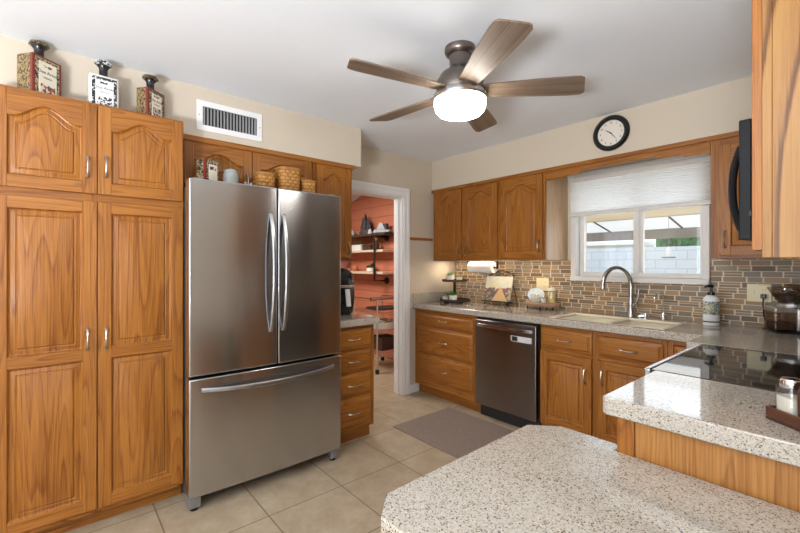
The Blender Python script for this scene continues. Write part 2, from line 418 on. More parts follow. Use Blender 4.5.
# ------------------------------------------------------------------ mesh helpers
class MB:
    def __init__(s): s.v = []; s.f = []; s.g = []; s.mi = []
    def add(s, vs, fs, grain=2, mat=0):
        b = len(s.v)
        s.v += [tuple(p) for p in vs]
        off = (random.uniform(0, 40), random.uniform(0, 40))
        for f in fs:
            s.f.append(tuple(i + b for i in f)); s.g.append((grain, off)); s.mi.append(mat)
        return s
    def box(s, x0, x1, y0, y1, z0, z1, grain=2, mat=0):
        vs = [(x, y, z) for z in (z0, z1) for y in (y0, y1) for x in (x0, x1)]
        return s.add(vs, [(0, 2, 3, 1), (4, 5, 7, 6), (0, 1, 5, 4), (2, 6, 7, 3), (0, 4, 6, 2), (1, 3, 7, 5)], grain, mat)
    def loft(s, loops, grain=2, mat=0, cap0=True, cap1=True, closed=True):
        n = len(loops[0])
        vs = [p for l in loops for p in l]
        fs = []
        for k in range(len(loops) - 1):
            for i in range(n if closed else n - 1):
                j = (i + 1) % n
                fs.append((k * n + i, k * n + j, (k + 1) * n + j, (k + 1) * n + i))
        if cap0: fs.append(tuple(range(n - 1, -1, -1)))
        if cap1: fs.append(tuple((len(loops) - 1) * n + i for i in range(n)))
        return s.add(vs, fs, grain, mat)
    def prism(s, poly, axis, a, b, grain=2, mat=0):
        def p3(p, t):
            return {'x': (t, p[0], p[1]), 'y': (p[0], t, p[1]), 'z': (p[0], p[1], t)}[axis]
        return s.loft([[p3(p, a) for p in poly], [p3(p, b) for p in poly]], grain, mat)
    def lathe(s, prof, c=(0, 0, 0), n=32, mat=0, axis='z', sx=1.0, sy=1.0, cap=True):
        loops = []
        for r, h in prof:
            l = []
            for i in range(n):
                a = 2 * PI * i / n
                p, q = r * math.cos(a) * sx, r * math.sin(a) * sy
                l.append({'z': (c[0] + p, c[1] + q, c[2] + h), 'y': (c[0] + p, c[1] + h, c[2] + q), 'x': (c[0] + h, c[1] + p, c[2] + q)}[axis])
            loops.append(l)
        return s.loft(loops, 2, mat, cap, cap)
    def tube(s, pts, r, n=10, mat=0, flat=1.0, cap=True):
        pts = [Vector(p) for p in pts]
        loops = []
        up = Vector((0, 0, 1))
        nrm = None
        for i, p in enumerate(pts):
            d = (pts[min(i + 1, len(pts) - 1)] - pts[max(i - 1, 0)]).normalized()
            if nrm is None:
                nrm = d.cross(up)
                if nrm.length < 0.05: nrm = d.cross(Vector((0, 1, 0)))
                nrm.normalize()
            nrm = (nrm - d * nrm.dot(d)).normalized()
            bn = d.cross(nrm)
            rr = r[i] if isinstance(r, (list, tuple)) else r
            loops.append([p + nrm * rr * math.cos(2 * PI * k / n) + bn * rr * flat * math.sin(2 * PI * k / n) for k in range(n)])
        return s.loft(loops, 2, mat, cap, cap)
    def xform(s, mat, start=0):
        for i in range(start, len(s.v)): s.v[i] = tuple(mat @ Vector(s.v[i]))
        return s
    def build(s, name, mats, parent=None, loc=(0, 0, 0), rot=(0, 0, 0), bevel=0.0, smooth=35, seg=2):
        me = bpy.data.meshes.new(name)
        me.from_pydata(s.v, [], s.f)
        if not isinstance(mats, (list, tuple)): mats = [mats]
        for m in mats: me.materials.append(M[m] if isinstance(m, str) else m)
        uv = me.uv_layers.new(name='UVMap')
        V = s.v
        for p, (g, off), mi in zip(me.polygons, s.g, s.mi):
            p.material_index = mi
            n = [abs(c) for c in p.normal]
            if n[g] > 0.8:
                a, b = [k for k in range(3) if k != g]
            else:
                oth = [k for k in range(3) if k != g]
                a = oth[0] if n[oth[0]] <= n[oth[1]] else oth[1]
                b = g
            for li in p.loop_indices:
                co = V[me.loops[li].vertex_index]
                uv.data[li].uv = (co[a] + off[0], co[b] + off[1])
        bm = bmesh.new(); bm.from_mesh(me)
        bmesh.ops.recalc_face_normals(bm, faces=bm.faces)
        bm.to_mesh(me); bm.free()
        if smooth:
            for p in me.polygons: p.use_smooth = True
            me.set_sharp_from_angle(angle=math.radians(smooth))
        o = bpy.data.objects.new(name, me)
        C.objects.link(o)
        o.location = loc; o.rotation_euler = rot
        if parent: o.parent = parent
        if bevel:
            m = o.modifiers.new('bevel', 'BEVEL'); m.width = bevel; m.segments = seg; m.limit_method = 'ANGLE'; m.angle_limit = math.radians(40)
        return o

def tag(o, label, cat, group=None):
    o['label'] = label; o['category'] = cat
    if group: o['group'] = group
    return o
def thing(name, label, cat, loc=(0, 0, 0), rz=0.0, group=None):
    o = bpy.data.objects.new(name, None); C.objects.link(o)
    o.empty_display_size = 0.05
    o.location = loc; o.rotation_euler = (0, 0, rz)
    return tag(o, label, cat, group)
def struct(name, mb, mats, **kw):
    o = mb.build(name, mats, **kw); o['kind'] = 'structure'; return o
def plabel(o, s): o['label'] = s; return o
def copy_tree(o, parent=None):
    c = o.copy(); C.objects.link(c)
    if parent: c.parent = parent
    for ch in list(o.children): copy_tree(ch, c)
    return c
def text(body, name, mat, parent, loc, rot, size, extrude=0.0004, align='CENTER'):
    cu = bpy.data.curves.new(name, 'FONT')
    cu.body = body; cu.size = size; cu.extrude = extrude; cu.align_x = align; cu.align_y = 'CENTER'
    cu.materials.append(M[mat])
    tmp = bpy.data.objects.new(name, cu)
    me = bpy.data.meshes.new_from_object(tmp)
    bpy.data.objects.remove(tmp)
    o = bpy.data.objects.new(name, me); C.objects.link(o)
    o.parent = parent; o.location = loc; o.rotation_euler = rot
    return o

def slab_cells(xs, ys, mask, z0, z1):
    """one closed slab made of the cells in mask (i,j); shared vertices"""
    mb = MB(); idx = {}
    def vid(i, j, k):
        key = (i, j, k)
        if key not in idx:
            idx[key] = len(mb.v); mb.v.append((xs[i], ys[j], (z0, z1)[k]))
        return idx[key]
    def face(*ks):
        mb.f.append(tuple(vid(*k) for k in ks)); mb.g.append((0, (0, 0))); mb.mi.append(0)
    for (i, j) in mask:
        face((i, j, 1), (i + 1, j, 1), (i + 1, j + 1, 1), (i, j + 1, 1))
        face((i, j, 0), (i, j + 1, 0), (i + 1, j + 1, 0), (i + 1, j, 0))
        for di, dj, a, b in ((0, -1, (i, j), (i + 1, j)), (0, 1, (i + 1, j + 1), (i, j + 1)), (-1, 0, (i, j + 1), (i, j)), (1, 0, (i + 1, j), (i + 1, j + 1))):
            if (i + di, j + dj) not in mask:
                face(a + (0,), b + (0,), b + (1,), a + (1,))
    return mb

# ------------------------------------------------------------------ setting
WY = 0.05            # window wall face
WX = 3.22            # range wall face
struct('floor', MB().box(-3.6, 7.5, -8.0, 0.25, -0.06, 0.0, 0), 'floor_tile', smooth=0)
struct('ceiling', MB().box(-3.6, 7.5, -8.0, 0.25, 2.44, 2.54, 0), 'ceiling_paint', smooth=0)
# window wall with its opening
WO = (1.41, 2.352, 1.20, 2.10)
mb = MB()
mb.box(0.0, WO[0], WY, 0.25, 0, 2.44); mb.box(WO[1], WX + 0.12, WY, 0.25, 0, 2.44)
mb.box(WO[0], WO[1], WY, 0.25, 0, WO[2]); mb.box(WO[0], WO[1], WY, 0.25, WO[3], 2.44)
struct('wall_back', mb, 'wall_pale', smooth=0)
# doorway wall
DO = (-1.50, -0.745, 2.02)
mb = MB()
mb.box(-0.12, 0, DO[1], 0.25, 0, 2.44); mb.box(-0.12, 0, -8.0, DO[0], 0, 2.44); mb.box(-0.12, 0, DO[0], DO[1], DO[2], 2.44)
struct('wall_left', mb, 'wall_paint', smooth=0)
struct('wall_right', MB().box(WX, WX + 0.12, -2.95, WY, 0, 2.44), 'wall_paint', smooth=0)
# rest of the open room behind the camera, with its window openings
mb = MB()
mb.box(-0.12, 0.35, -8.12, -8.0, 0, 2.44); mb.box(4.05, 7.5, -8.12, -8.0, 0, 2.44); mb.box(0.35, 4.05, -8.12, -8.0, 0, 0.35); mb.box(0.35, 4.05, -8.12, -8.0, 2.32, 2.44)
struct('wall_front', mb, 'wall_paint', smooth=0)
mb = MB()
mb.box(7.5, 7.62, -8.0, -6.15, 0, 2.44); mb.box(7.5, 7.62, -3.05, 0.25, 0, 2.44); mb.box(7.5, 7.62, -6.15, -3.05, 0, 0.35); mb.box(7.5, 7.62, -6.15, -3.05, 2.32, 2.44)
struct('wall_side', mb, 'wall_paint', smooth=0)
struct('wall_north', MB().box(WX + 0.12, 7.5, WY, 0.25, 0, 2.44), 'wall_paint', smooth=0)
# next room
struct('wall_siding', MB().box(-3.6, -0.12, 0.14, 0.25, 0, 2.44), 'orange_siding', smooth=0)
struct('wall_west', MB().box(-3.72, -3.6, -4.2, 0.25, 0, 2.44), 'orange_siding', smooth=0)
struct('wall_south', MB().box(-3.6, -0.12, -4.3, -4.2, 0, 2.44), 'wall_paint', smooth=0)
struct('ceiling_west', MB().prism([(-1.84, 2.4395), (-3.599, 2.4395), (-3.599, 1.93)], 'y', -4.199, 0.139, 0), 'ceiling_paint', smooth=0)
# soffits
struct('soffit_back', MB().box(0, WX, -0.33, WY, 2.13, 2.44), 'wall_paint', smooth=0)
struct('soffit_left', MB().box(0, 0.39, -8.0, -1.535, 2.13, 2.44), 'wall_paint', smooth=0)
struct('soffit_right', MB().box(2.90, WX, -2.10, -0.33, 2.13, 2.44), 'wall_paint', smooth=0)
# door casing and jambs
mb = MB()
mb.box(0, 0.018, DO[1], DO[1] + 0.072, 0, DO[2] + 0.085); mb.box(0.018, 0.026, DO[1] + 0.042, DO[1] + 0.072, 0, DO[2] + 0.085)
mb.box(0, 0.018, DO[0], DO[1], DO[2], DO[2] + 0.085); mb.box(0.018, 0.026, DO[0], DO[1] + 0.042, DO[2] + 0.05, DO[2] + 0.085)
mb.box(0, 0.006, DO[0] - 0.05, DO[0], 0.95, DO[2] + 0.085)
struct('trim_1', mb, 'white_trim', bevel=0.003)
mb = MB()
mb.box(-0.13, 0.004, DO[1] - 0.014, DO[1], 0, DO[2]); mb.box(-0.13, 0.004, DO[0], DO[1] - 0.014, DO[2] - 0.014, DO[2])
mb.box(-0.085, -0.05, DO[1] - 0.026, DO[1] - 0.014, 0, DO[2] - 0.014)
mb.box(-0.13, -0.0, DO[0], DO[0] + 0.014, 0, DO[2] - 0.014)
mb.box(-0.148, -0.13, DO[1], DO[1] + 0.07, 0, DO[2] + 0.07)
struct('trim_2', mb, 'white_trim', bevel=0.002)
struct('trim_3', MB().box(0, 0.012, DO[1] + 0.073, -0.33, 1.585, 1.612, 1), 'oak', bevel=0.003)
plabel(bpy.data.objects['trim_3'], 'thin oak rail across the beige wall')
struct('baseboard_left', MB().box(0.0, 0.014, DO[1] + 0.073, -0.53, 0, 0.09, 1), 'white_trim', bevel=0.004)
# backsplash tiles
xs = [0.0, WO[0] - 0.024, WO[1] + 0.010, WX - 0.012]
mb = MB()
mb.box(0.0, xs[1], WY - 0.01, WY, 0.93, 1.372, 0); mb.box(xs[1], xs[2], WY - 0.01, WY, 0.93, 1.195, 0); mb.box(xs[2], xs[3], WY - 0.01, WY, 0.93, 1.372, 0)
struct('backsplash_back', mb, 'mosaic', smooth=0)
struct('backsplash_right', MB().box(WX - 0.01, WX, -1.69, WY - 0.01, 0.93, 1.42, 1), 'mosaic', smooth=0)

# ------------------------------------------------------------------ window
def window():
    x0, x1, z0, z1 = 1.378, 2.370, 1.19, 2.11
    mb = MB()
    b = 0.045
    for a in ((x0, x0 + b, z0 + 0.03, z1), (x1 - b, x1, z0 + 0.03, z1), (x0 + b, x1 - b, z1 - b, z1)):
        mb.box(a[0], a[1], WY - 0.035, WY + 0.12, a[2], a[3])
    fr = mb.build('window_1', 'vinyl', bevel=0.004); fr['kind'] = 'structure'
    MB().box(x0 - 0.0, x1 + 0.0, WY - 0.05, WY + 0.14, z0, z0 + 0.04, 0).build('sill', 'vinyl', fr, bevel=0.004)
    xm = 1.90
    for (a, c, yy) in ((x0 + b, xm + 0.03, 0.055), (xm - 0.03, x1 - b + 0.02, 0.02)):
        m2 = MB(); s = 0.038
        za, zb = z0 + 0.04, z1 - b
        y0, y1 = WY + yy - 0.015, WY + yy + 0.018
        m2.box(a, a + s, y0, y1, za, zb); m2.box(c - s, c, y0, y1, za, zb)
        m2.box(a + s, c - s, y0, y1, za, za + s); m2.box(a + s, c - s, y0, y1, zb - s, zb)
        so = m2.build('sash', 'vinyl', fr, bevel=0.003)
        MB().box(a + s - 0.005, c - s + 0.005, y0 + 0.012, y0 + 0.016, za + s - 0.005, zb - s + 0.005).build('pane', 'pane_glass', so, smooth=0)
window()
def shade():
    t = thing('window_shade', 'white pleated cellular shade covering the top half of the kitchen window', 'window shade', (1.89, -0.01, 1.745))
    w_ = 0.505
    MB().box(-w_, w_, -0.02, 0.028, 0.295, 0.335, 0).build('headrail', 'vinyl', t, bevel=0.003)
    MB().box(-w_, w_, -0.017, 0.017, 0.0, 0.032, 0).build('bottom_rail', 'vinyl', t, bevel=0.006)
    n = 14
    prof = []
    for k in range(n):
        za = 0.032 + (0.263) * k / n; zb = 0.032 + 0.263 * (k + 0.5) / n
        prof += [(-0.003, za), (-0.0055, zb)]
    prof.append((-0.003, 0.295))
    MB().loft([[(x, y, z) for y, z in prof] for x in (-w_ + 0.004, w_ - 0.004)], 0, cap0=False, cap1=False, closed=False).build('pleated_fabric', 'cellular_fabric', t, smooth=0)
shade()

# ------------------------------------------------------------------ outside
struct('ground', MB().box(-9, 9, 0.25, 7.2, -0.1, -0.02, 0), 'concrete', smooth=0)
mb = MB().box(-9, 6, 7.2, 7.4, -0.1, 1.73, 0)
o = struct('garden_wall', mb, 'painted_block', smooth=0)
def hedge(name, label, x0, x1, y, z0, z1, n, seed):
    rnd = random.Random(seed); mb = MB()
    for k in range(n):
        c = Vector((rnd.uniform(x0, x1), y + rnd.uniform(-0.4, 0.4), rnd.uniform(z0, z1)))
        q = Euler((rnd.uniform(0, 6), rnd.uniform(0, 6), rnd.uniform(0, 6))).to_matrix()
        s = rnd.uniform(0.05, 0.11)
        mb.add([c + q @ Vector(p) * s for p in ((-1, 0, 0), (0, -0.45, 0.1), (1, 0, 0), (0, 0.45, 0.1))], [(0, 1, 2, 3)])
    core = [[(x, y + dy, z) for dy, z in ((-0.3, 0.9), (0.3, 0.9), (0.3, z1 - 0.15), (-0.3, z1 - 0.15))] for x in (x0, x1)]
    mb.loft(core)
    return tag(mb.build(name, 'hedge_leaf', smooth=0), label, 'hedge')
hedge('hedge', 'leafy green hedge showing above the pale block wall outside the window', -0.35, 2.6, 8.0, 1.5, 2.5, 2600, 3)
def patio():
    t = thing('patio_cover', 'tan timber patio cover overhead just outside the kitchen window', 'patio cover', (0, 0.25, 0))
    MB().box(-5, 6, 3.32, 3.43, 2.202, 2.34, 0).build('deck_shade_strip', 'valance_grey', t)  # dark strip standing in for the shaded underside of the patio deck
    MB().box(-5, 6, 3.30, 3.45, 2.06, 2.20, 0).build('beam', 'tan_beam', t)
    for x in (-3.2, 3.6): MB().box(x, x + 0.12, 3.32, 3.44, -0.27, 2.06).build('post', 'tan_beam', t)
    t = thing('canopy', 'white fabric canopy with a grey valance beyond the patio beam', 'canopy', (0, 5.6, 1.80))
    mb = MB()
    mb.loft([[(-5, y, z), (4.5, y, z)] + [(4.5, y, z - 0.015), (-5, y, z - 0.015)] for y, z in ((0, 0.235), (-1.6, 0.55))], 0)
    mb.build('fabric_top', 'cellular_fabric', t, smooth=0)
    pts = []
    for k in range(96):
        x = -5 + 9.5 * k / 95
        pts.append((x, 0.012 * math.sin(k * 1.1)))
    mb = MB()
    mb.loft([[(x, y, z) for x, y in pts] + [(x, y + 0.01, z) for x, y in reversed(pts)] for z in (0.03, 0.235)], 2)
    mb.build('valance', 'valance_grey', t)
    for x in (-1.9, -0.55, 0.75):
        MB().tube([(x, -0.02, 0.22), (x, -1.55, 0.53)], 0.018, 8).build('rib', 'dark_brown', t)
    MB().tube([(3.9, -0.03, 0.2), (3.9, -0.03, -1.82)], 0.025, 8).build('pole', 'grey_metal', t)
    MB().tube([(-4.5, -0.03, 0.2), (-4.5, -0.03, -1.82)], 0.025, 8).build('pole', 'grey_metal', t)
    t = thing('bird_feeder', 'white bird feeder hanging on a wire outside the right window pane', 'bird feeder', (1.09, 3.62, 1.425))
    MB().lathe([(0.04, 0.02), (0.04, 0.13), (0.012, 0.17)], n=20).build('seed_tube', 'white_ceramic', t)
    MB().lathe([(0.085, 0.0), (0.095, 0.012), (0.09, 0.02), (0.04, 0.021)], n=24).build('tray', 'grey_metal', t)
    MB().tube([(0, 0, 0.16), (0, 0, 0.635)], 0.003, 6).build('wire', 'grey_metal', t)
patio()
t = thing('garden_shed', 'low cream shed behind the block wall outside the left pane', 'shed', (-2.6, 8.6, -0.02))
MB().box(-2.0, 1.75, -0.6, 0.6, -0.08, 1.86, 0).build('wall', 'cream_paper', t)
MB().box(-2.1, 1.85, -0.7, 0.7, 1.861, 1.94, 0).build('roof', 'white_trim', t)

# ------------------------------------------------------------------ cabinet making
def arch_shape(s):
    s = abs(s)
    if s > 0.86: return 0.0
    return (0.5 + 0.5 * math.cos(PI * s / 0.86)) ** 0.85
def rail_arch(mb, x0, x1, zt, rw, rise, y0, y1, N=24):
    pts = [(x0, zt), (x0, zt - rw - rise)]
    xc, hw = (x0 + x1) / 2, (x1 - x0) / 2
    for k in range(1, N):
        x = x0 + (x1 - x0) * k / N
        pts.append((x, zt - rw - rise + rise * arch_shape((x - xc) / hw)))
    pts += [(x1, zt - rw - rise), (x1, zt)]
    mb.prism(pts, 'y', y0, y1, 0)
def panel(mb, x0, x1, z0, z1, yf, rise=0.0, N=24, grain=2, sc=1.0):
    xc, hw = (x0 + x1) / 2, (x1 - x0) / 2
    def loop(i, y):
        l = [(x0 + i, y, z0 + i), (x1 - i, y, z0 + i)]
        zt = z1 - rise - i
        for k in range(N + 1):
            x = x1 - i - (2 * (hw - i)) * k / N
            l.append((x, y, zt + rise * arch_shape((x - xc) / (hw - i))))
        return l
    L = [loop(0, yf + 0.0005), loop(0.005 * sc, yf + 0.010), loop(0.010 * sc, yf + 0.0125), loop(0.028 * sc, yf + 0.006), loop(0.030 * sc, yf + 0.0085), loop(0.033 * sc, yf + 0.0085), loop(0.037 * sc, yf + 0.003), loop(0.040 * sc, yf + 0.002)]
    mb.loft(L, grain, 0, cap0=False, cap1=True)
def door_mesh(x0, x1, z0, z1, yb, rise=0.0, split=None, sw=0.056, rw=0.056, t=0.02):
    mb = MB(); yf = yb - t
    mb.box(x0, x0 + sw, yf, yb, z0, z1); mb.box(x1 - sw, x1, yf, yb, z0, z1)
    mb.box(x0 + sw, x1 - sw, yf, yb, z0, z0 + rw, 0)
    a, b = x0 + sw, x1 - sw
    if rise: rail_arch(mb, a, b, z1, rw, rise, yf, yb)
    else: mb.box(a, b, yf, yb, z1 - rw, z1, 0)
    if split:
        mb.box(a, b, yf, yb, split - rw / 2, split + rw / 2, 0)
        panel(mb, a, b, z0 + rw, split - rw / 2, yf); panel(mb, a, b, split + rw / 2, z1 - rw, yf, rise)
    else:
        panel(mb, a, b, z0 + rw, z1 - rw, yf, rise)
    mb.box(a - 0.001, b + 0.001, yb - 0.006, yb - 0.001, z0 + rw - 0.001, z1 - rw + 0.001 - 0)
    return mb
def drawer_mesh(x0, x1, z0, z1, yb, t=0.022):
    mb = MB()
    def loop(i, y): return [(x0 + i, y, z0 + i), (x1 - i, y, z0 + i), (x1 - i, y, z1 - i), (x0 + i, y, z1 - i)]
    mb.loft([loop(0, yb), loop(0, yb - 0.007), loop(0.004, yb - 0.010), loop(0.007, yb - 0.0102), loop(0.024, yb - t), loop(0.0245, yb - t - 0.0018), loop(0.027, yb - t - 0.002)], 0)
    return mb
def pull(parent, x, y, z, vertical, L=0.10, mat='pewter'):
    mb = MB(); pts = []; rr = []
    for k in range(17):
        s = -1 + 2 * k / 16
        along = L / 2 * s
        out = 0.004 + 0.024 * (1 - abs(s) ** 2.6)
        pts.append((0, -out, along) if vertical else (along, -out, 0))
        rr.append(0.0042 + 0.0035 * max(0, abs(s) - 0.55) / 0.45)
    mb.tube(pts, rr, 8, flat=0.8)
    for s in (-1, 1):
        c = (0, 0, s * L / 2 * 0.94) if vertical else (s * L / 2 * 0.94, 0, 0)
        mb.lathe([(0.009, 0), (0.008, -0.004), (0.004, -0.012)], c, 12, axis='y')
    return mb.build('handle', mat, parent, (x, y, z))
def cabinet(name, label, group, loc, rz, w_, d, z1, stiles, rails, doors=(), drawers=(), z0=0.0, toe=0.0, mat='oak', side_mat=None, cat='cabinet', frame_mat=None):
    """front looks along local -y; d = depth without the doors. doors: (x0,x1,z0,z1,rise,split,(hx,hz)); drawers: (x0,x1,z0,z1,pull?)"""
    t = thing(name, label, cat, loc, rz, group)
    zb = z0 + toe
    mb = MB()
    mb.box(0, 0.018, -d + 0.019, 0, zb, z1); mb.box(w_ - 0.018, w_, -d + 0.019, 0, zb, z1)
    lift = 0.036 if z0 > 1.3 else 0.0
    mb.box(0.018, w_ - 0.018, -d + 0.019, 0, zb + lift, zb + lift + 0.018, 0)
    if z1 > 1: mb.box(0.018, w_ - 0.018, -d + 0.019, 0, z1 - 0.018, z1, 0)
    mb.box(0.018, w_ - 0.018, -0.008, 0, zb + lift + 0.018, z1 - 0.018, 0)
    mb.build('carcass', side_mat or mat, t, bevel=0.0015)
    mb = MB()
    for a, b in stiles: mb.box(a, b, -d, -d + 0.019, zb, z1)
    for a, b in zip(stiles[:-1], stiles[1:]):
        for (p, q) in rails: mb.box(a[1], b[0], -d, -d + 0.019, p, q, 0)
    mb.build('face_frame', frame_mat or mat, t, bevel=0.0015)
    if toe:
        MB().box(0.0, w_, -d + 0.06, -d + 0.078, z0, zb, 0).build('toe_kick', mat, t)
    for (a, b, p, q, rise, split, h) in doors:
        dr = door_mesh(a, b, p, q, -d, rise, split).build('door', mat, t, bevel=0.003)
        if h: pull(dr, h[0], -d - 0.0205, h[1], True)
    for dd in drawers:
        a, b, p, q = dd[:4]
        dr = drawer_mesh(a, b, p, q, -d).build('drawer', mat, t, bevel=0.002)
        if len(dd) < 5 or dd[4]: pull(dr, (a + b) / 2, -d - 0.0242, (p + q) / 2, False)
    return t

R90 = PI / 2
# pantry (left wall): local x -> +y, front -> +x
PY = -3.68
cabinet('pantry_cabinet', 'tall honey-oak pantry cabinet left of the fridge, three bottles on its top', None, (0.003, PY, 0), R90, 0.80, 0.557, 2.150,
        [(0, 0.035), (0.385, 0.425), (0.77, 0.80)], [(0.075, 0.11), (1.645, 1.705), (2.115, 2.150)],
        doors=[(0.022, 0.403, 1.69, 2.135, 0.062, None, (0.366, 1.82)), (0.4075, 0.793, 1.69, 2.135, 0.062, None, (0.440, 1.83)),
               (0.022, 0.403, 0.105, 1.65, 0.0, 0.885, (0.366, 0.962)), (0.4075, 0.793, 0.105, 1.65, 0.0, 0.885, (0.440, 0.96))], toe=0.085)
cabinet('wall_cabinet', 'double oak wall cabinet over the refrigerator with arched doors', None, (0.003, -2.865, 0), R90, 0.905, 0.364, 2.128,
        [(0, 0.03), (0.42, 0.46), (0.875, 0.905)], [(1.82, 1.85), (2.09, 2.128)],
        doors=[(0.025, 0.438, 1.835, 2.097, 0.055, None, (0.405, 1.885)), (0.443, 0.885, 1.835, 2.097, 0.055, None, (0.475, 1.885))], z0=1.82)
cabinet('wall_cabinet', 'narrow tall oak wall cabinet beside the doorway, right of the fridge', None, (0.003, -1.955, 0), R90, 0.345, 0.364, 2.128,
        [(0, 0.03), (0.315, 0.345)], [(1.372, 1.41), (2.09, 2.128)],
        doors=[(0.015, 0.325, 1.385, 2.097, 0.055, None, (0.298, 1.46))], z0=1.372)
MB().box(0.372, 0.398, -2.87, -1.605, 2.095, 2.13, 1).build('cabinet_trim', 'oak', bevel=0.004)
tag(bpy.data.objects['cabinet_trim'], 'oak trim strip along the top of the cabinets over the fridge', 'trim')
cabinet('drawer_cabinet', 'oak base cabinet with four drawers between fridge and doorway', None, (0.003, -1.945, 0), R90, 0.385, 0.597, 0.88,
        [(0, 0.03), (0.355, 0.385)], [(0.10, 0.13), (0.34, 0.36), (0.52, 0.54), (0.69, 0.71), (0.85, 0.88)],
        drawers=[(0.02, 0.357, 0.705, 0.855), (0.02, 0.357, 0.535, 0.695), (0.02, 0.357, 0.355, 0.525), (0.02, 0.357, 0.125, 0.345)], toe=0.1)
mb = MB().prism([(0.003, -1.955), (0.655, -1.955), (0.655, -1.55), (0.63, -1.525), (0.003, -1.525)], 'z', 0.88, 0.93, 1)
tag(mb.build('countertop', 'quartz', bevel=0.004), 'short speckled quartz countertop over the four-drawer cabinet', 'countertop')

# upper cabinets on the window wall
cabinet('wall_cabinet', 'double oak wall cabinet in the corner over the paper towel roll', None, (0.025, WY - 0.002, 0), 0, 0.85, 0.378, 2.128,
        [(0, 0.03), (0.40, 0.435), (0.823, 0.85)], [(1.372, 1.41), (2.09, 2.128)],
        doors=[(0.045, 0.402, 1.39, 2.09, 0.06, None, (0.375, 1.47)), (0.432, 0.838, 1.39, 2.09, 0.06, None, (0.46, 1.47))], z0=1.372)
cabinet('wall_cabinet', 'single-door oak wall cabinet just left of the window', None, (0.876, WY - 0.002, 0), 0, 0.459, 0.378, 2.128,
        [(0, 0.025), (0.434, 0.459)], [(1.372, 1.41), (2.09, 2.128)],
        doors=[(0.018, 0.440, 1.39, 2.09, 0.06, None, (0.413, 1.485))], z0=1.372, side_mat='oak_window_lit')
cabinet('wall_cabinet', 'oak wall cabinet at the right of the window behind the microwave', None, (2.450, WY - 0.002, 0), 0, 0.43, 0.378, 2.128,
        [(0, 0.05), (0.375, 0.43)], [(1.372, 1.41), (2.04, 2.128)],
        doors=[(0.045, 0.405, 1.39, 2.06, 0.06, None, (0.072, 1.485))], z0=1.372)
# scalloped valance over the window
pts = [(1.338, 2.128), (1.338, 2.03)]
pts += [(1.49, 2.03), (1.50, 2.042), (1.62, 2.044), (1.635, 2.058), (1.66, 2.066), (2.135, 2.066), (2.15, 2.058), (2.165, 2.05), (2.29, 2.048), (2.305, 2.034), (2.448, 2.026)]
pts += [(2.448, 2.128)]
tag(MB().prism(pts, 'y', -0.33, -0.311, 0).build('valance_board', 'oak', bevel=0.002), 'oak valance board with a stepped lower edge above the window', 'valance')
tag(MB().box(0.003, 2.88, -0.343, -0.331, 2.10, 2.13, 0).build('cabinet_trim', 'oak', bevel=0.003), 'long oak trim strip under the beige soffit, over window and cabinets', 'trim')
# under cabinet light
t = thing('under_cabinet_light', 'slim lit strip lamp under the corner wall cabinet', 'lamp', (0.42, -0.17, 1.4075))
MB().box(-0.38, 0.37, -0.02, 0.02, -0.02, -0.001, 0).build('housing', 'white_trim', t)
MB().box(-0.375, 0.36, -0.015, 0.015, -0.024, -0.0205, 0).build('diffuser', 'led_strip', t)
t = thing('under_cabinet_light', 'short lit strip lamp under the single-door wall cabinet', 'lamp', (1.10, -0.17, 1.4075))
MB().box(-0.16, 0.16, -0.02, 0.02, -0.02, -0.001, 0).build('housing', 'white_trim', t)
MB().box(-0.15, 0.15, -0.015, 0.015, -0.024, -0.0205, 0).build('diffuser', 'led_strip', t)

# base cabinets on the window wall (front face at y = -0.56, doors to -0.58)
D = 0.628
cabinet('drawer_cabinet', 'oak base cabinet with three wide drawers left of the dishwasher', None, (0.003, WY - 0.002, 0), 0, 0.808, D, 0.876,
        [(0, 0.04), (0.765, 0.808)], [(0.10, 0.17), (0.42, 0.45), (0.695, 0.725), (0.838, 0.876)],
        drawers=[(0.055, 0.777, 0.72, 0.842), (0.055, 0.777, 0.445, 0.70), (0.055, 0.777, 0.165, 0.425)], toe=0.1)
cabinet('sink_cabinet', 'oak sink base cabinet with two doors right of the dishwasher', None, (1.440, WY - 0.002, 0), 0, 0.848, D, 0.876,
        [(0, 0.03), (0.395, 0.435), (0.818, 0.848)], [(0.10, 0.14), (0.675, 0.70), (0.845, 0.876)],
        doors=[(0.006, 0.395, 0.125, 0.675, 0, None, (0.352, 0.545)), (0.438, 0.83, 0.125, 0.675, 0, None, (0.47, 0.56))],
        drawers=[(0.006, 0.395, 0.70, 0.848), (0.438, 0.83, 0.70, 0.842)], toe=0.1)
t = cabinet('corner_cabinet', 'oak corner base cabinet where the counter turns beside the range', None, (2.290, WY - 0.002, 0), 0, 0.92, D, 0.876,
        [(0, 0.03), (0.22, 0.92)], [(0.10, 0.14), (0.675, 0.70), (0.845, 0.876)],
        doors=[(0.035, 0.205, 0.125, 0.675, 0, None, None)], drawers=[(0.035, 0.205, 0.70, 0.842, False)], toe=0.1)
mb = MB().box(0.225, 0.925, -0.955, -D - 0.001, 0.10, 0.876)
mb.build('return_side', 'oak', t)

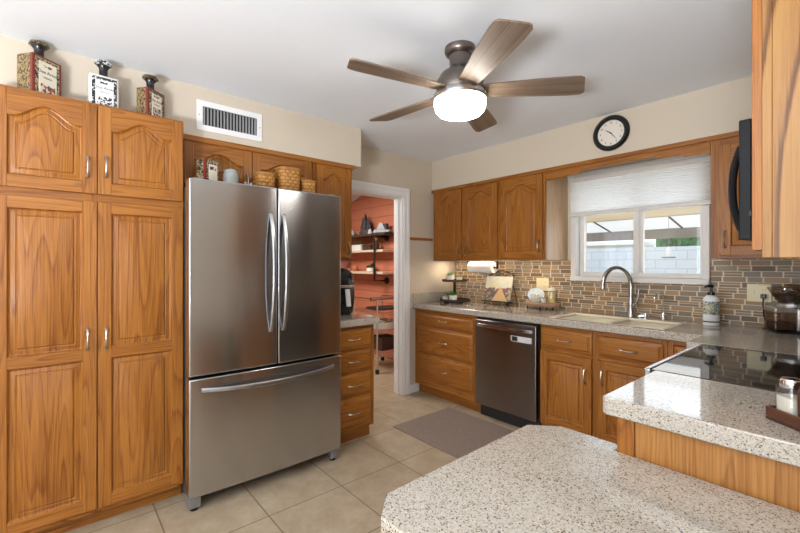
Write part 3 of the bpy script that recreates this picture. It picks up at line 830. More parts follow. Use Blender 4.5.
# ------------------------------------------------------------------ L countertop with sink
SX = (1.49, 2.265); SY = (-0.56, -0.135)
xs = [0.003, SX[0], SX[1], 2.47, WX - 0.002]
ys = [-0.91, -0.622, SY[0], SY[1], WY - 0.011]
mask = {(i, j) for i in range(4) for j in range(1, 4)} - {(1, 2)} | {(3, 0)}
ct = thing('countertop', 'long speckled quartz counter under the window, turning the corner to the range', 'countertop', (0, 0, 0))
slab_cells(xs, ys, mask, 0.877, 0.93).build('top', 'quartz', ct, bevel=0.006)
struct('backsplash_side', MB().box(0.001, 0.022, -0.622, WY - 0.011, 0.9305, 1.03, 1), 'quartz', bevel=0.003)
def sink():
    t = thing('kitchen_sink', 'cream double-bowl sink set into the counter under the window', 'sink', (0, 0, 0.9))
    x0, x1 = SX; y0, y1 = SY; e = 0.001
    x0 += e; x1 -= e; y0 += e; y1 -= e
    xm = (x0 + x1) / 2 + 0.03
    bowls = ((x0 + 0.022, xm - 0.014), (xm + 0.014, x1 - 0.022))
    mb = MB(); zt = 0.0305
    xs_ = [x0, bowls[0][0], bowls[0][1], bowls[1][0], bowls[1][1], x1]; ys_ = [y0, y0 + 0.022, y1 - 0.022, y1]
    m_ = {(i, j) for i in range(5) for j in range(3)} - {(1, 1), (3, 1)}
    slab_cells(xs_, ys_, m_, 0.012, zt).build('rim', 'sink_cream', t, bevel=0.004)
    for a, b in bowls:
        mb = MB(); lo = []
        for i, z in ((0, 0.0118), (0.004, -0.10), (0.012, -0.15), (0.05, -0.165)):
            lo.append([(a + i, y0 + 0.022 + i, z), (b - i, y0 + 0.022 + i, z), (b - i, y1 - 0.022 - i, z), (a + i, y1 - 0.022 - i, z)])
        mb.loft(lo, cap0=False)
        bo = mb.build('bowl', 'sink_cream', t)
        so = bo.modifiers.new('wall', 'SOLIDIFY'); so.thickness = 0.006; so.offset = 0
        MB().lathe([(0.045, 0.002), (0.04, 0.004), (0.02, 0.0035)], ((a + b) / 2, (y0 + y1) / 2, -0.165), 20).build('drain', 'chrome', bo)
sink()
def faucet():
    t = thing('faucet', 'tall brushed gooseneck kitchen faucet behind the sink', 'faucet', (1.890, -0.045, 0.93))
    MB().lathe([(0.030, 0), (0.030, 0.006), (0.024, 0.02), (0.022, 0.08), (0.024, 0.10), (0.020, 0.13), (0.014, 0.16)], n=24).build('base', 'nickel', t)
    d = Vector((-0.115, -0.225, 0)); R = d.length / 2; dn = d.normalized()
    pts = [Vector((0, 0, 0.15)), Vector((0, 0, 0.22))]
    for k in range(15):
        a = PI - PI * 1.0 * k / 14
        pts.append(dn * (R + R * math.cos(a)) + Vector((0, 0, 0.245 + R * 1.08 * math.sin(a))))
    MB().tube(pts, 0.0165, 14).build('spout', 'nickel', t)
    e = pts[-1]
    MB().lathe([(0.0165, 0.002), (0.019, -0.008), (0.021, -0.03), (0.019, -0.036), (0.012, -0.037)], e, 18).build('spray_head', 'nickel', t)
    MB().tube([(0.015, -0.005, 0.09), (0.04, -0.012, 0.11), (0.058, -0.018, 0.16), (0.062, -0.02, 0.215)], [0.014, 0.012, 0.008, 0.006], 12).build('lever', 'nickel', t)
    t = thing('filter_tap', 'small chrome filtered-water tap right of the big faucet', 'tap', (2.105, -0.035, 0.93))
    MB().lathe([(0.022, 0), (0.022, 0.005), (0.013, 0.012), (0.012, 0.04), (0.008, 0.05)], n=20).build('base', 'chrome', t)
    pts = [(0, 0, 0.04), (0, 0, 0.16)] + [(-0.016 * (1 - math.cos(a)), -0.035 * (1 - math.cos(a)), 0.16 + 0.035 * math.sin(a)) for a in [PI * k / 8 for k in range(1, 8)]] + [(-0.033, -0.073, 0.13)]
    MB().tube(pts, 0.0055, 10).build('spout', 'chrome', t)
    MB().tube([(0.008, 0, 0.03), (0.03, -0.008, 0.035), (0.05, -0.012, 0.028)], [0.008, 0.007, 0.010], 10).build('lever', 'chrome', t)
    t = thing('air_gap_cap', 'low round chrome cap on the counter between faucet and filter tap', 'sink fitting', (1.995, -0.05, 0.93))
    MB().lathe([(0.045, 0), (0.045, 0.004), (0.03, 0.012), (0.024, 0.03), (0.022, 0.038), (0.012, 0.044)], n=24).build('cap', 'chrome', t)
    MB().tube([(-0.05, -0.01, 0.006), (-0.03, -0.005, 0.02), (0, 0, 0.024)], [0.010, 0.008, 0.007], 10).build('lever', 'chrome', t)
faucet()

# ------------------------------------------------------------------ dishwasher
def dishwasher():
    t = thing('dishwasher', 'dark stainless dishwasher between the drawer cabinet and sink cabinet', 'dishwasher', (1.124, -0.578, 0))
    h = 0.302
    MB().box(-h, h, 0.0, 0.60, 0.10, 0.868).build('body', 'black_matte', t)
    MB().box(-h + 0.012, h - 0.012, 0.03, 0.05, 0.0, 0.10, 0).build('kick_plate', 'black_matte', t)
    dr = MB().box(-h + 0.004, h - 0.004, -0.042, -0.002, 0.115, 0.853, 0).build('door', 'stainless_dark', t, bevel=0.005)
    mb = MB(); L = []
    for k in range(13):
        x = -h + 0.03 + (2 * h - 0.06) * k / 12
        b = 0.012 * (1 - ((k - 6) / 6) ** 2)
        L.append([(x, -0.043, 0.79), (x, -0.052 - b, 0.793), (x, -0.052 - b, 0.819), (x, -0.043, 0.824)])
    mb.loft(L, 0)
    plabel(mb.build('handle', 'stainless', dr, bevel=0.002), 'bright bar handle')
    st = MB().box(0.075, 0.262, -0.0435, -0.0425, 0.712, 0.758, 0).build('sticker', 'silver_label', dr)
    MB().box(0.083, 0.135, -0.0442, -0.0436, 0.717, 0.753, 0).build('sticker_print', 'ink', dr)
dishwasher()

# ------------------------------------------------------------------ refrigerator
def fridge():
    Y0, Y1 = -2.897, -1.957; yc = -2.412
    t = thing('refrigerator', 'stainless french-door refrigerator with a bottom freezer drawer', 'refrigerator', (0.0, 0.0, 0.0))
    MB().box(0.06, 0.672, Y0 + 0.020, Y1 - 0.012, 0.03, 1.775).build('body', 'fridge_side', t, bevel=0.004)
    def slab(y0, y1, z0, z1, name):
        N = 14; ring = []
        yc_, hw = (Y0 + Y1) / 2, (Y1 - Y0) / 2
        poly = [(0.685, y1), (0.685, y0)]
        for k in range(N + 1):
            y = y0 + (y1 - y0) * k / N
            s = (2 * k / N - 1)
            e = 0.0
            poly.append((0.760 + 0.016 * (1 - ((y - yc_) / hw) ** 2) - e, y))
        return MB().prism(poly, 'z', z0, z1).build(name, 'stainless', t, bevel=0.007, seg=3)
    dl = slab(Y0, yc - 0.003, 0.733, 1.797, 'door'); dr = slab(yc + 0.003, Y1, 0.733, 1.797, 'door'); fz = slab(Y0, Y1, 0.085, 0.718, 'freezer_drawer')
    MB().box(0.672, 0.685, Y0 + 0.02, Y1 - 0.01, 0.05, 1.77).build('gasket', 'black_matte', t)
    def bar(parent, pts, wv, name='handle'):
        mb = MB(); L = []
        for p, s in pts:
            p = Vector(p); wv_ = Vector(wv)
            L.append([p - wv_ + Vector((-0.007, 0, 0)), p + wv_ + Vector((-0.007, 0, 0)), p + wv_ * 0.8 + Vector((0.006, 0, 0)), p - wv_ * 0.8 + Vector((0.006, 0, 0))])
        mb.loft(L)
        mb.build(name, 'handle_steel', parent, bevel=0.004)
    for d, y, s in ((dl, yc - 0.043, -1), (dr, yc + 0.035, 1)):
        pts = []
        for k in range(17):
            q = -1 + 2 * k / 16
            out = 0.780 + 0.055 * (1 - abs(q) ** 2.4)
            pts.append(((out, y, 1.285 + 0.355 * q), q))
        bar(d, pts, (0, 0.0125, 0))
    pts = []
    for k in range(17):
        q = -1 + 2 * k / 16
        pts.append(((0.769 + 0.06 * (1 - abs(q) ** 2.4), (Y0 + Y1) / 2 + 0.41 * q, 0.655 - 0.012 * (1 - q * q)), q))
    bar(fz, pts, (0, 0, 0.0145))
    MB().box(0.60, 0.672, Y0 + 0.08, Y1 - 0.08, 0.035, 0.08).build('grille', 'black_matte', t)
    for y in (Y0 + 0.006, Y1 - 0.066):
        MB().box(0.655, 0.740, y, y + 0.06, 0.018, 0.082).build('foot_cover', 'grey_metal', t, bevel=0.005)
        MB().lathe([(0.02, 0.0), (0.022, 0.018)], (0.71, y + 0.03, 0), 16).build('foot', 'black_plastic', t)
    for y in (Y0 + 0.03, Y1 - 0.08):
        MB().box(0.60, 0.73, y, y + 0.05, 1.798, 1.808).build('hinge_cover', 'grey_metal', t, bevel=0.004)
fridge()

# ------------------------------------------------------------------ range, microwave, right-hand run
def range_():
    y0, y1 = -0.915, -1.672
    t = thing('range', 'black glass-top electric range set between the quartz counters', 'range', (2.53, (y0 + y1) / 2, 0))
    h = (y0 - y1) / 2
    MB().box(0.03, 0.668, -h + 0.003, h - 0.003, 0.02, 0.905).build('body', 'black_matte', t)
    MB().box(0.02, 0.672, -h, h, 0.906, 0.930).build('cooktop', 'cooktop_glass', t, bevel=0.003)
    MB().box(-0.006, 0.019, -h, h, 0.898, 0.931).build('front_trim', 'stainless', t, bevel=0.006)
    MB().box(0.0, 0.03, -h + 0.004, h - 0.004, 0.80, 0.89).build('control_panel', 'black_plastic', t, bevel=0.003)
    MB().box(-0.01, 0.029, -h + 0.004, h - 0.004, 0.24, 0.79).build('oven_door', 'black_plastic', t, bevel=0.003)
    MB().box(-0.005, 0.029, -h + 0.004, h - 0.004, 0.06, 0.23).build('drawer', 'stainless', t, bevel=0.003)
    MB().tube([(-0.05, -h + 0.06, 0.75), (-0.05, h - 0.06, 0.75)], 0.011, 12).build('handle', 'stainless', t)
range_()
tc = thing('countertop', 'speckled quartz counter beyond the range, holding the shaker caddy', 'countertop', (0, 0, 0))
MB().prism([(2.578, -2.15), (WX - 0.002, -2.15), (WX - 0.002, -1.679), (2.565, -1.679), (2.565, -2.138)], 'z', 0.878, 0.93, 0).build('top', 'quartz', tc, bevel=0.004)
t = thing('end_cabinet', 'oak base cabinet under the quartz counter nearest the camera', 'cabinet', (0, 0, 0))
MB().box(2.625, WX - 0.002, -2.10, -1.679, 0.0, 0.877).build('carcass', 'oak', t)
MB().box(2.602, 2.650, -2.124, -1.68, 0.0, 0.876).build('corner_stile', 'oak', t, bevel=0.002)
MB().box(2.651, WX - 0.002, -2.118, -2.101, 0.0, 0.876, 2).build('end_panel', 'oak_panel', t)
def table():
    t = thing('peninsula_table', 'lower speckled quartz peninsula table with clipped corners in the foreground', 'table', (0, 0, 0))
    zt = 0.768
    poly = [(2.326, -2.803), (2.39, -2.87), (3.215, -2.87), (3.215, -2.127), (2.599, -2.127), (2.599, -2.075), (2.40, -2.075), (2.312, -2.155)]
    MB().prism(poly, 'z', zt - 0.052, zt, 0).build('top', 'quartz', t, bevel=0.004)
    MB().box(2.80, 3.21, -2.62, -2.30, 0.0, zt - 0.053).build('pedestal', 'oak', t, bevel=0.003)
table()
# shaker caddy with two shakers
def caddy():
    c = Vector((3.009, -2.022, 0.93)); rz = math.radians(-38)
    t = thing('shaker_caddy', 'dark red-brown wooden caddy holding the two glass shakers', 'caddy', c, rz)
    t.scale = (1.17, 1.17, 1.17)
    mb = MB().box(-0.068, 0.068, -0.031, 0.031, 0.0, 0.008)
    mb.box(-0.068, 0.068, -0.031, -0.0255, 0.008, 0.030, 0); mb.box(-0.068, 0.068, 0.0255, 0.031, 0.008, 0.030, 0)
    mb.box(-0.068, -0.0625, -0.0255, 0.0255, 0.008, 0.030, 1); mb.box(0.0625, 0.068, -0.0255, 0.0255, 0.008, 0.030, 1)
    mb.build('tray', 'walnut', t, bevel=0.002)
    MB().prism([(-0.025, 0.0085), (0.025, 0.0085), (0.025, 0.075), (0.02, 0.095), (0.008, 0.105), (-0.008, 0.105), (-0.02, 0.095), (-0.028, 0.075)], 'x', -0.002, 0.008).build('divider', 'walnut', t, bevel=0.002)
    for k, (dx, lab) in enumerate(((-0.0375, 'square glass shaker of pale salt in the front of the wooden caddy'), (0.0365, 'glass shaker of dark pepper behind the divider of the wooden caddy'))):
        p = c + Euler((0, 0, rz)).to_matrix() @ Vector((dx * 1.17, 0, 0.01))
        s = thing('shaker', lab, 'shaker', p, rz, 'glass shakers in the caddy')
        s.scale = (1.17, 1.17, 1.17)
        def rr(h, z, n=28):
            l = []
            for i in range(n):
                a = 2 * PI * i / n; ca, sa = math.cos(a), math.sin(a)
                q = (abs(ca) ** 5 + abs(sa) ** 5) ** (-1 / 5)
                l.append((h * q * ca, h * q * sa, z))
            return l
        MB().loft([rr(0.0225, 0), rr(0.0235, 0.004), rr(0.0235, 0.056), rr(0.018, 0.066), rr(0.017, 0.07)]).build('jar', 'jar_glass', s)
        MB().loft([rr(0.0205, 0.004), rr(0.0205, 0.05 if k == 0 else 0.04)]).build('contents', 'salt' if k == 0 else 'beans', s)
        MB().lathe([(0.0195, 0.0695), (0.0205, 0.071), (0.0205, 0.084), (0.018, 0.089), (0.006, 0.091)], n=28).build('lid', 'chrome', s)
caddy()
# microwave and the cabinets on the range wall
def micro():
    t = thing('microwave', 'black over-the-range microwave seen edge-on beside the near cabinet', 'microwave', (WX - 0.002, -1.295, 1.415))
    h = 0.374
    MB().box(-0.37, 0.0, -h, h, 0.0, 0.41).build('body', 'microwave_black', t, bevel=0.003)
    dr = MB().box(-0.405, -0.371, -h, h, 0.004, 0.408).build('door', 'microwave_black', t, bevel=0.004)
    L = []
    for k in range(17):
        q = -1 + 2 * k / 16
        L.append((-0.408 - 0.024 * (1 - abs(q) ** 2.2), -h + 0.06, 0.185 + 0.145 * q))
    MB().tube(L, 0.013, 10, flat=0.9).build('handle', 'microwave_black', dr)
micro()
cabinet('wall_cabinet', 'short oak wall cabinet above the microwave', None, (WX - 0.003, -0.925, 0), -R90, 0.74, 0.29, 2.128,
        [(0, 0.03), (0.35, 0.39), (0.71, 0.74)], [(1.83, 1.86), (2.09, 2.128)],
        doors=[(0.02, 0.365, 1.845, 2.09, 0.05, None, None), (0.375, 0.72, 1.845, 2.09, 0.05, None, None)], z0=1.83)
t = cabinet('wall_cabinet', 'big oak wall cabinet at the right edge with a pale plain end panel', None, (WX - 0.003, -1.675, 0), -R90, 0.418, 0.287, 2.128,
        [(0, 0.03), (0.388, 0.418)], [(1.36, 1.39), (2.09, 2.128)],
        doors=[(0.02, 0.412, 1.372, 2.10, 0.05, None, (0.05, 1.45))], z0=1.353, side_mat='oak_pale', frame_mat='oak_pale')
MB().box(0.405, 0.4175, -0.311, -0.3075, 1.46, 1.472).build('hinge', 'black_iron', t)

# ------------------------------------------------------------------ ceiling fan
def fan():
    c = (1.738, -1.858)
    t = thing('ceiling_fan', 'five-blade ceiling fan with a lit white bowl, mounted on the ceiling', 'ceiling fan', (c[0], c[1], 2.44))
    MB().lathe([(0.078, 0), (0.078, -0.02), (0.072, -0.032), (0.06, -0.04), (0.055, -0.042)], n=40).build('canopy', 'bronze', t)
    MB().lathe([(0.055, -0.042), (0.052, -0.09), (0.062, -0.112), (0.098, -0.135), (0.118, -0.17), (0.122, -0.215), (0.118, -0.228)], n=40).build('motor_housing', 'bronze', t)
    lk = MB().lathe([(0.118, -0.2285), (0.131, -0.234), (0.135, -0.241), (0.135, -0.262), (0.132, -0.268)], n=48).build('light_ring', 'nickel', t)
    MB().lathe([(0.129, -0.2685), (0.131, -0.278), (0.130, -0.298), (0.124, -0.318), (0.110, -0.334), (0.085, -0.343), (0.04, -0.347)], n=48).build('light_bowl', 'lamp_glass', t)
    def blade_pts(z):
        out = [(0.118, -0.050), (0.22, -0.058), (0.38, -0.069), (0.54, -0.075), (0.575, -0.072), (0.592, -0.060), (0.622, 0.045), (0.618, 0.062), (0.602, 0.072), (0.54, 0.075), (0.38, 0.068), (0.22, 0.056), (0.118, 0.048)]
        return [(x, y, z) for x, y in out]
    bm = MB().loft([blade_pts(-0.004), blade_pts(0.004)], 0)
    bm.xform(Matrix.Rotation(math.radians(-11), 4, 'X'))
    ang = [-173.4, -101.4, -29.4, 42.6, 114.6]
    first = bm.build('blade', 'driftwood', t, (0, 0, -0.222), (0, 0, math.radians(ang[0])), bevel=0.0015)
    ir = MB().loft([[(0.10, -0.03, 0.006), (0.10, 0.03, 0.006), (0.10, 0.03, 0.014), (0.10, -0.03, 0.014)], [(0.19, -0.025, 0.005), (0.19, 0.025, 0.005), (0.19, 0.025, 0.010), (0.19, -0.025, 0.010)]])
    ir.xform(Matrix.Rotation(math.radians(-11), 4, 'X'))
    ir.build('blade_iron', 'bronze', first)
    for a in ang[1:]:
        b = first.copy(); C.objects.link(b); b.parent = t; b.rotation_euler = (0, 0, math.radians(a))
        k = first.children[0].copy(); C.objects.link(k); k.parent = b
fan()

# ------------------------------------------------------------------ vent, clock, outlets
def vent():
    y0, y1, z0, z1 = -2.772, -2.360, 2.172, 2.360
    t = thing('air_vent', 'white metal air vent grille high on the soffit over the fridge', 'vent', (0.391, (y0 + y1) / 2, (z0 + z1) / 2))
    hw, hh = (y1 - y0) / 2, (z1 - z0) / 2
    b = 0.036
    mb = MB()
    mb.box(0, 0.006, -hw, hw, hh - b, hh); mb.box(0, 0.006, -hw, hw, -hh, -hh + b); mb.box(0, 0.006, -hw, -hw + b, -hh + b, hh - b); mb.box(0, 0.006, hw - b, hw, -hh + b, hh - b)
    mb.build('frame', 'white_trim', t, bevel=0.002)
    MB().box(0.0002, 0.001, -hw + b, hw - b, -hh + b, hh - b).build('duct', 'dark_gap', t)
    n = 17
    for k in range(n):
        y = -hw + b + (2 * (hw - b)) * (k + 0.5) / n
        MB().loft([[(0.0015, y - 0.006, z), (0.0022, y - 0.0066, z), (0.0095, y + 0.002, z), (0.0088, y + 0.0026, z)] for z in (-hh + b, hh - b)]).build('louver', 'grey_metal', t, smooth=0)
    for s in (-1, 1): MB().lathe([(0.004, 0.006), (0.003, 0.008)], (0, s * (hw - 0.015), 0), 10, axis='x').build('screw', 'grey_metal', t)
vent()
def clock():
    t = thing('wall_clock', 'round black-rimmed wall clock with a pale face above the window', 'clock', (1.860, -0.331, 2.295))
    MB().lathe([(0.092, -0.004), (0.094, -0.018), (0.102, -0.026), (0.116, -0.026), (0.128, -0.014), (0.129, -0.001), (0.09, 0.0)], n=56, axis='y').build('rim', 'black_plastic', t)
    fc = MB().lathe([(0.094, -0.001), (0.094, -0.008)], n=48, axis='y').build('face', 'clock_face', t)
    for k in range(1, 13):
        a = 2 * PI * k / 12
        text(str(k), 'numeral', 'ink', fc, (0.075 * math.sin(a), -0.0085, 0.075 * math.cos(a)), (R90, 0, 0), 0.021)
    def hand(a, L, wd, y):
        a = math.radians(a); d = Vector((math.sin(a), 0, math.cos(a))); n = Vector((d.z, 0, -d.x))
        mb = MB()
        base = [n * wd - d * 0.012, n * wd * 1.2 + d * L * 0.4, d * L, -n * wd * 1.2 + d * L * 0.4, -n * wd - d * 0.012]
        mb.loft([[p + Vector((0, y, 0)) for p in base], [p + Vector((0, y - 0.001, 0)) for p in base]])
        return mb
    hand(307, 0.055, 0.0028, -0.011).build('hour_hand', 'ink', t); hand(141, 0.072, 0.002, -0.013).build('minute_hand', 'ink', t)
    MB().lathe([(0.005, -0.0085), (0.004, -0.016)], n=14, axis='y').build('hub', 'ink', t)
clock()
def outlet(x, z, wd, label, switch):
    t = thing('outlet_plate', label, 'outlet', (x, WY - 0.0105, z))
    MB().box(-wd / 2, wd / 2, -0.005, 0, -0.058, 0.058).build('plate', 'ivory', t, bevel=0.002)
    gang = [-0.025, 0.025] if wd > 0.1 else [0]
    for i, gx in enumerate(gang):
        if switch and i == 0:
            MB().box(gx - 0.005, gx + 0.005, -0.013, -0.0055, -0.012, 0.012).build('toggle', 'ivory', t, bevel=0.001)
        else:
            for dz in (-0.02, 0.02):
                r = MB().lathe([(0.0165, -0.005), (0.0165, -0.0075)], (gx, 0, dz), 20, axis='y').build('receptacle', 'ivory', t)
                mb = MB()
                for dx in (-0.006, 0.006): mb.box(gx + dx - 0.0012, gx + dx + 0.0012, -0.0079, -0.0076, dz - 0.003, dz + 0.006)
                mb.build('slot', 'ink', r)
    return t
outlet(1.095, 1.147, 0.125, 'ivory outlet plate on the mosaic tiles behind the wood riser', True)
outlet(2.625, 1.150, 0.120, 'ivory switch and outlet plate on the tiles by the coffee grinder', True)

# ------------------------------------------------------------------ floor mat
tag(MB().box(0.555, 1.95, -1.335, -0.66, 0.0005, 0.009, 0).build('floor_mat', 'woven_mat', bevel=0.003), 'taupe woven floor mat on the tiles in front of the dishwasher', 'mat')

# ------------------------------------------------------------------ bottles on the pantry
def bottle(loc, rz, label, style, W=0.148, Dp=0.105, H=0.165, name='decorative_bottle'):
    red = style == 'red'
    t = thing(name, label, 'bottle', loc, rz, 'ceramic bottles on the pantry')
    w2, d2 = W / 2, Dp / 2
    body = MB()
    body.box(-w2, w2, -d2, d2, 0, H)
    body.build('body', 'talavera_side' if red else 'white_ceramic', t, bevel=0.008)
    if red:
        mb = MB(); e = 0.001
        mb.box(-w2 - e, -w2 + 0.014, -d2 - 0.0015, -d2 + 0.012, 0.002, H - 0.004); mb.box(w2 - 0.010, w2 + e, -d2 - 0.0015, -d2 + 0.012, 0.002, H - 0.004)
        mb.box(-w2 + 0.014, w2 - 0.010, -d2 - 0.0015, -d2 + 0.012, H - 0.014, H - 0.004, 0)
        mb.build('red_band', 'red_paint', t, bevel=0.001)
    bd = MB().box(-w2 + 0.012, w2 - 0.010, -d2 - 0.003, -d2 + 0.001, 0.004, H - 0.013).build('border', 'talavera_border' if red else 'black_border', t)
    fr = MB().box(-w2 + 0.026, w2 - 0.024, -d2 - 0.0045, -d2 - 0.0031, 0.006, H - 0.028).build('front_label', 'cream_paper' if red else 'label_white', t)
    MB().box(-w2 + 0.034, w2 - 0.032, -d2 - 0.0054, -d2 - 0.0046, 0.012, 0.058).build('flowers', 'talavera_flowers' if red else 'black_white_lace', fr)
    y = -d2 - 0.0048
    text('Dos Artes', 'lettering', 'ink', fr, (0, y, H * 0.60), (R90, 0, 0), 0.021)
    text('TEQUILA', 'lettering', 'ink', fr, (0, y, H * 0.47), (R90, 0, 0), 0.010)
    MB().box(-0.02, 0.02, -d2 - 0.0054, -d2 - 0.0046, H * 0.72, H * 0.78).build('crest', 'talavera_flowers' if red else 'black_white_lace', fr)
    MB().lathe([(0.022, H), (0.0195, H + 0.004), (0.0195, H + 0.042), (0.030, H + 0.058)], n=24).build('neck', 'black_plastic', t)
    MB().lathe([(0.030, H + 0.0585), (0.040, H + 0.063), (0.038, H + 0.076), (0.026, H + 0.083)], n=8).build('stopper', 'stopper_glaze' if red else 'black_white_lace', t)
    return t
PT = 2.1505
bottle((0.455, -3.497, PT), math.radians(90 + 38), 'red and gold ceramic bottle on the pantry, the largest, leftmost', 'red', 0.132, 0.098, 0.193)
bottle((0.475, -3.243, PT), math.radians(90 + 3), 'white ceramic bottle with a black border on the pantry', 'white', 0.128, 0.06, 0.172)
bottle((0.475, -3.030, PT), math.radians(90 + 38), 'red and gold ceramic bottle on the pantry, nearest the vent', 'red', 0.118, 0.075, 0.160)

# ------------------------------------------------------------------ things on the fridge
def tin():
    t = thing('decorative_tin', 'small floral black and red box on top of the refrigerator', 'box', (0.50, -2.735, 1.776), math.radians(90 + 28))
    MB().box(-0.05, 0.05, -0.036, 0.036, 0, 0.187).build('body', 'talavera_border', t, bevel=0.003)
    MB().box(-0.0505, -0.042, -0.0375, -0.02, 0.002, 0.187).build('red_band', 'red_paint', t)
    fr = MB().box(-0.026, 0.036, -0.0385, -0.036, 0.03, 0.158).build('front_label', 'cream_paper', t)
    MB().box(-0.020, 0.030, -0.0393, -0.0386, 0.125, 0.145).build('crest', 'talavera_flowers', fr)
    t = thing('ginger_jar', 'grey-green lidded ceramic jar on the fridge beside the floral box', 'jar', (0.50, -2.600, 1.776))
    MB().lathe([(0.04, 0), (0.046, 0.02), (0.046, 0.115), (0.04, 0.13)], n=28).build('body', 'grey_ceramic', t)
    MB().lathe([(0.041, 0.131), (0.038, 0.145), (0.02, 0.156), (0.005, 0.158)], n=28).build('lid', 'grey_ceramic', t)
    for y, lab in ((-2.515, 'small dark capped bottle on the fridge, nearer the grey jar'), (-2.480, 'small dark capped bottle on the fridge, touching the left basket')):
        t = thing('small_bottle', lab, 'bottle', (0.52, y, 1.776), 0, 'dark small bottles on the fridge')
        MB().lathe([(0.018, 0), (0.019, 0.05), (0.012, 0.062)], n=16).build('body', 'black_plastic', t)
        MB().lathe([(0.009, 0.0625), (0.009, 0.082)], n=12).build('cap', 'grey_metal', t)
tin()
def basket(loc, rx, ry, h, label, rz=0.0):
    t = thing('basket', label, 'basket', loc, rz, 'woven baskets on the fridge')
    mb = MB(); n = 32; loops = []
    for k in range(9):
        z = h * k / 8; s = 0.90 + 0.10 * k / 8
        l = []
        for i in range(n):
            a = 2 * PI * i / n; ca, sa = math.cos(a), math.sin(a)
            q = (abs(ca) ** 4 + abs(sa) ** 4) ** -0.25
            l.append((rx * s * q * ca, ry * s * q * sa, z))
        loops.append(l)
    inner = [[(x * 0.93, y * 0.93, z) for x, y, z in l] for l in (loops[8], loops[1])]
    mb.loft(loops + inner)
    mb.build('weave', 'wicker', t)
    rp = []
    for i in range(n + 1):
        a = 2 * PI * i / n; ca, sa = math.cos(a), math.sin(a); q = (abs(ca) ** 4 + abs(sa) ** 4) ** -0.25
        rp.append((rx * 1.005 * q * ca, ry * 1.005 * q * sa, h - 0.006))
    MB().tube(rp, 0.0055, 8).build('rim', 'rim_splint', t)
    return t
basket((0.52, -2.395, 1.776), 0.070, 0.060, 0.150, 'low left woven basket on the fridge, beside the tall one')
basket((0.52, -2.235, 1.776), 0.078, 0.076, 0.205, 'tall round-cornered woven basket in the middle of three on the fridge')
basket((0.54, -2.098, 1.776), 0.058, 0.050, 0.138, 'smallest woven basket on the fridge, at the right')

# ------------------------------------------------------------------ counter objects
def plant(loc, pot, label, name='potted_plant', pr=0.03, ph=0.05, kind='tuft', leafm='leaf', seed=1, lh=0.06, group=None):
    t = thing(name, label, 'plant', loc, 0, group)
    MB().lathe([(pr * 0.82, 0), (pr, ph * 0.15), (pr, ph), (pr * 0.88, ph), (pr * 0.86, ph - 0.006)], n=24).build('pot', pot, t)
    MB().lathe([(pr * 0.84, ph - 0.0058), (pr * 0.5, ph - 0.003)], n=16).build('soil', 'soil', t)
    rnd = random.Random(seed); mb = MB()
    for k in range(26):
        a = rnd.uniform(0, 2 * PI); el = rnd.uniform(0.25, 1.35) if kind == 'tuft' else rnd.uniform(0.1, 1.2)
        L = lh * rnd.uniform(0.6, 1.05)
        d = Vector((math.cos(a) * math.cos(el), math.sin(a) * math.cos(el), math.sin(el)))
        s = d.cross(Vector((0, 0, 1))).normalized(); wd = L * (0.07 if kind == 'tuft' else 0.24)
        b = Vector((math.cos(a) * pr * 0.3, math.sin(a) * pr * 0.3, ph - 0.004))
        mid = b + d * L * 0.55; tip = b + d * L - Vector((0, 0, L * 0.12))
        up = s.cross(d) * wd * 0.4
        mb.add([b - s * wd * 0.4, b + s * wd * 0.4, mid + s * wd + up, tip, mid - s * wd + up, mid - up * 0.3], [(0, 1, 2, 5), (0, 5, 4), (5, 2, 3), (5, 3, 4)])
    mb.build('leaves', leafm, t)
    return t
def tray():
    c = Vector((0.215, -0.205, 0.93))
    t = thing('tiered_tray', 'two-tier dark wooden tray of small plants in the counter corner', 'tray', c)
    for nm, r, z in (('lower_tray', 0.158, 0.012), ('upper_tray', 0.135, 0.218)):
        MB().lathe([(r - 0.01, z), (r, z + 0.004), (r, z + 0.026), (r - 0.01, z + 0.026), (r - 0.012, z + 0.012), (0.01, z + 0.012)], n=40).build(nm, 'dark_board', t)
    MB().lathe([(0.03, 0.0245), (0.014, 0.04), (0.014, 0.2), (0.024, 0.2175)], n=16).build('post', 'black_iron', t)
    mb = MB()
    for k in range(3):
        a = k * 2 * PI / 3; mb.lathe([(0.012, 0), (0.015, 0.0115)], (0.11 * math.cos(a), 0.11 * math.sin(a), 0), 12)
    mb.build('foot', 'black_iron', t)
    zu, zl = 0.93 + 0.2305, 0.93 + 0.0245
    g = 'little potted plants on the tiered tray'
    plant((c.x - 0.085, c.y - 0.005, zu), 'grey_ceramic', 'dark trailing plant in a grey pot at the left of the upper tray', pr=0.022, ph=0.03, leafm='leaf_dark', kind='wide', seed=2, lh=0.034, group=g)
    plant((c.x + 0.0, c.y - 0.065, zu), 'white_ceramic', 'pale green plant in the larger white pot on the upper tray', pr=0.036, ph=0.055, leafm='leaf_pale', kind='wide', seed=3, lh=0.06, group=g)
    plant((c.x + 0.075, c.y - 0.01, zu), 'white_ceramic', 'tiny pale plant in a low white pot at the right of the upper tray', pr=0.030, ph=0.034, leafm='leaf_pale', kind='tuft', seed=4, lh=0.035, group=g)
    plant((c.x - 0.065, c.y - 0.075, zl), 'white_ceramic', 'little plant in a short cream pot at the left of the lower tray', pr=0.030, ph=0.036, leafm='leaf_pale', kind='tuft', seed=5, lh=0.04, group=g)
    plant((c.x + 0.045, c.y - 0.075, zl), 'white_ceramic', 'bright green grassy plant in a white pot on the lower tray', pr=0.040, ph=0.055, leafm='leaf', kind='tuft', seed=6, lh=0.085, group=g)
tray()
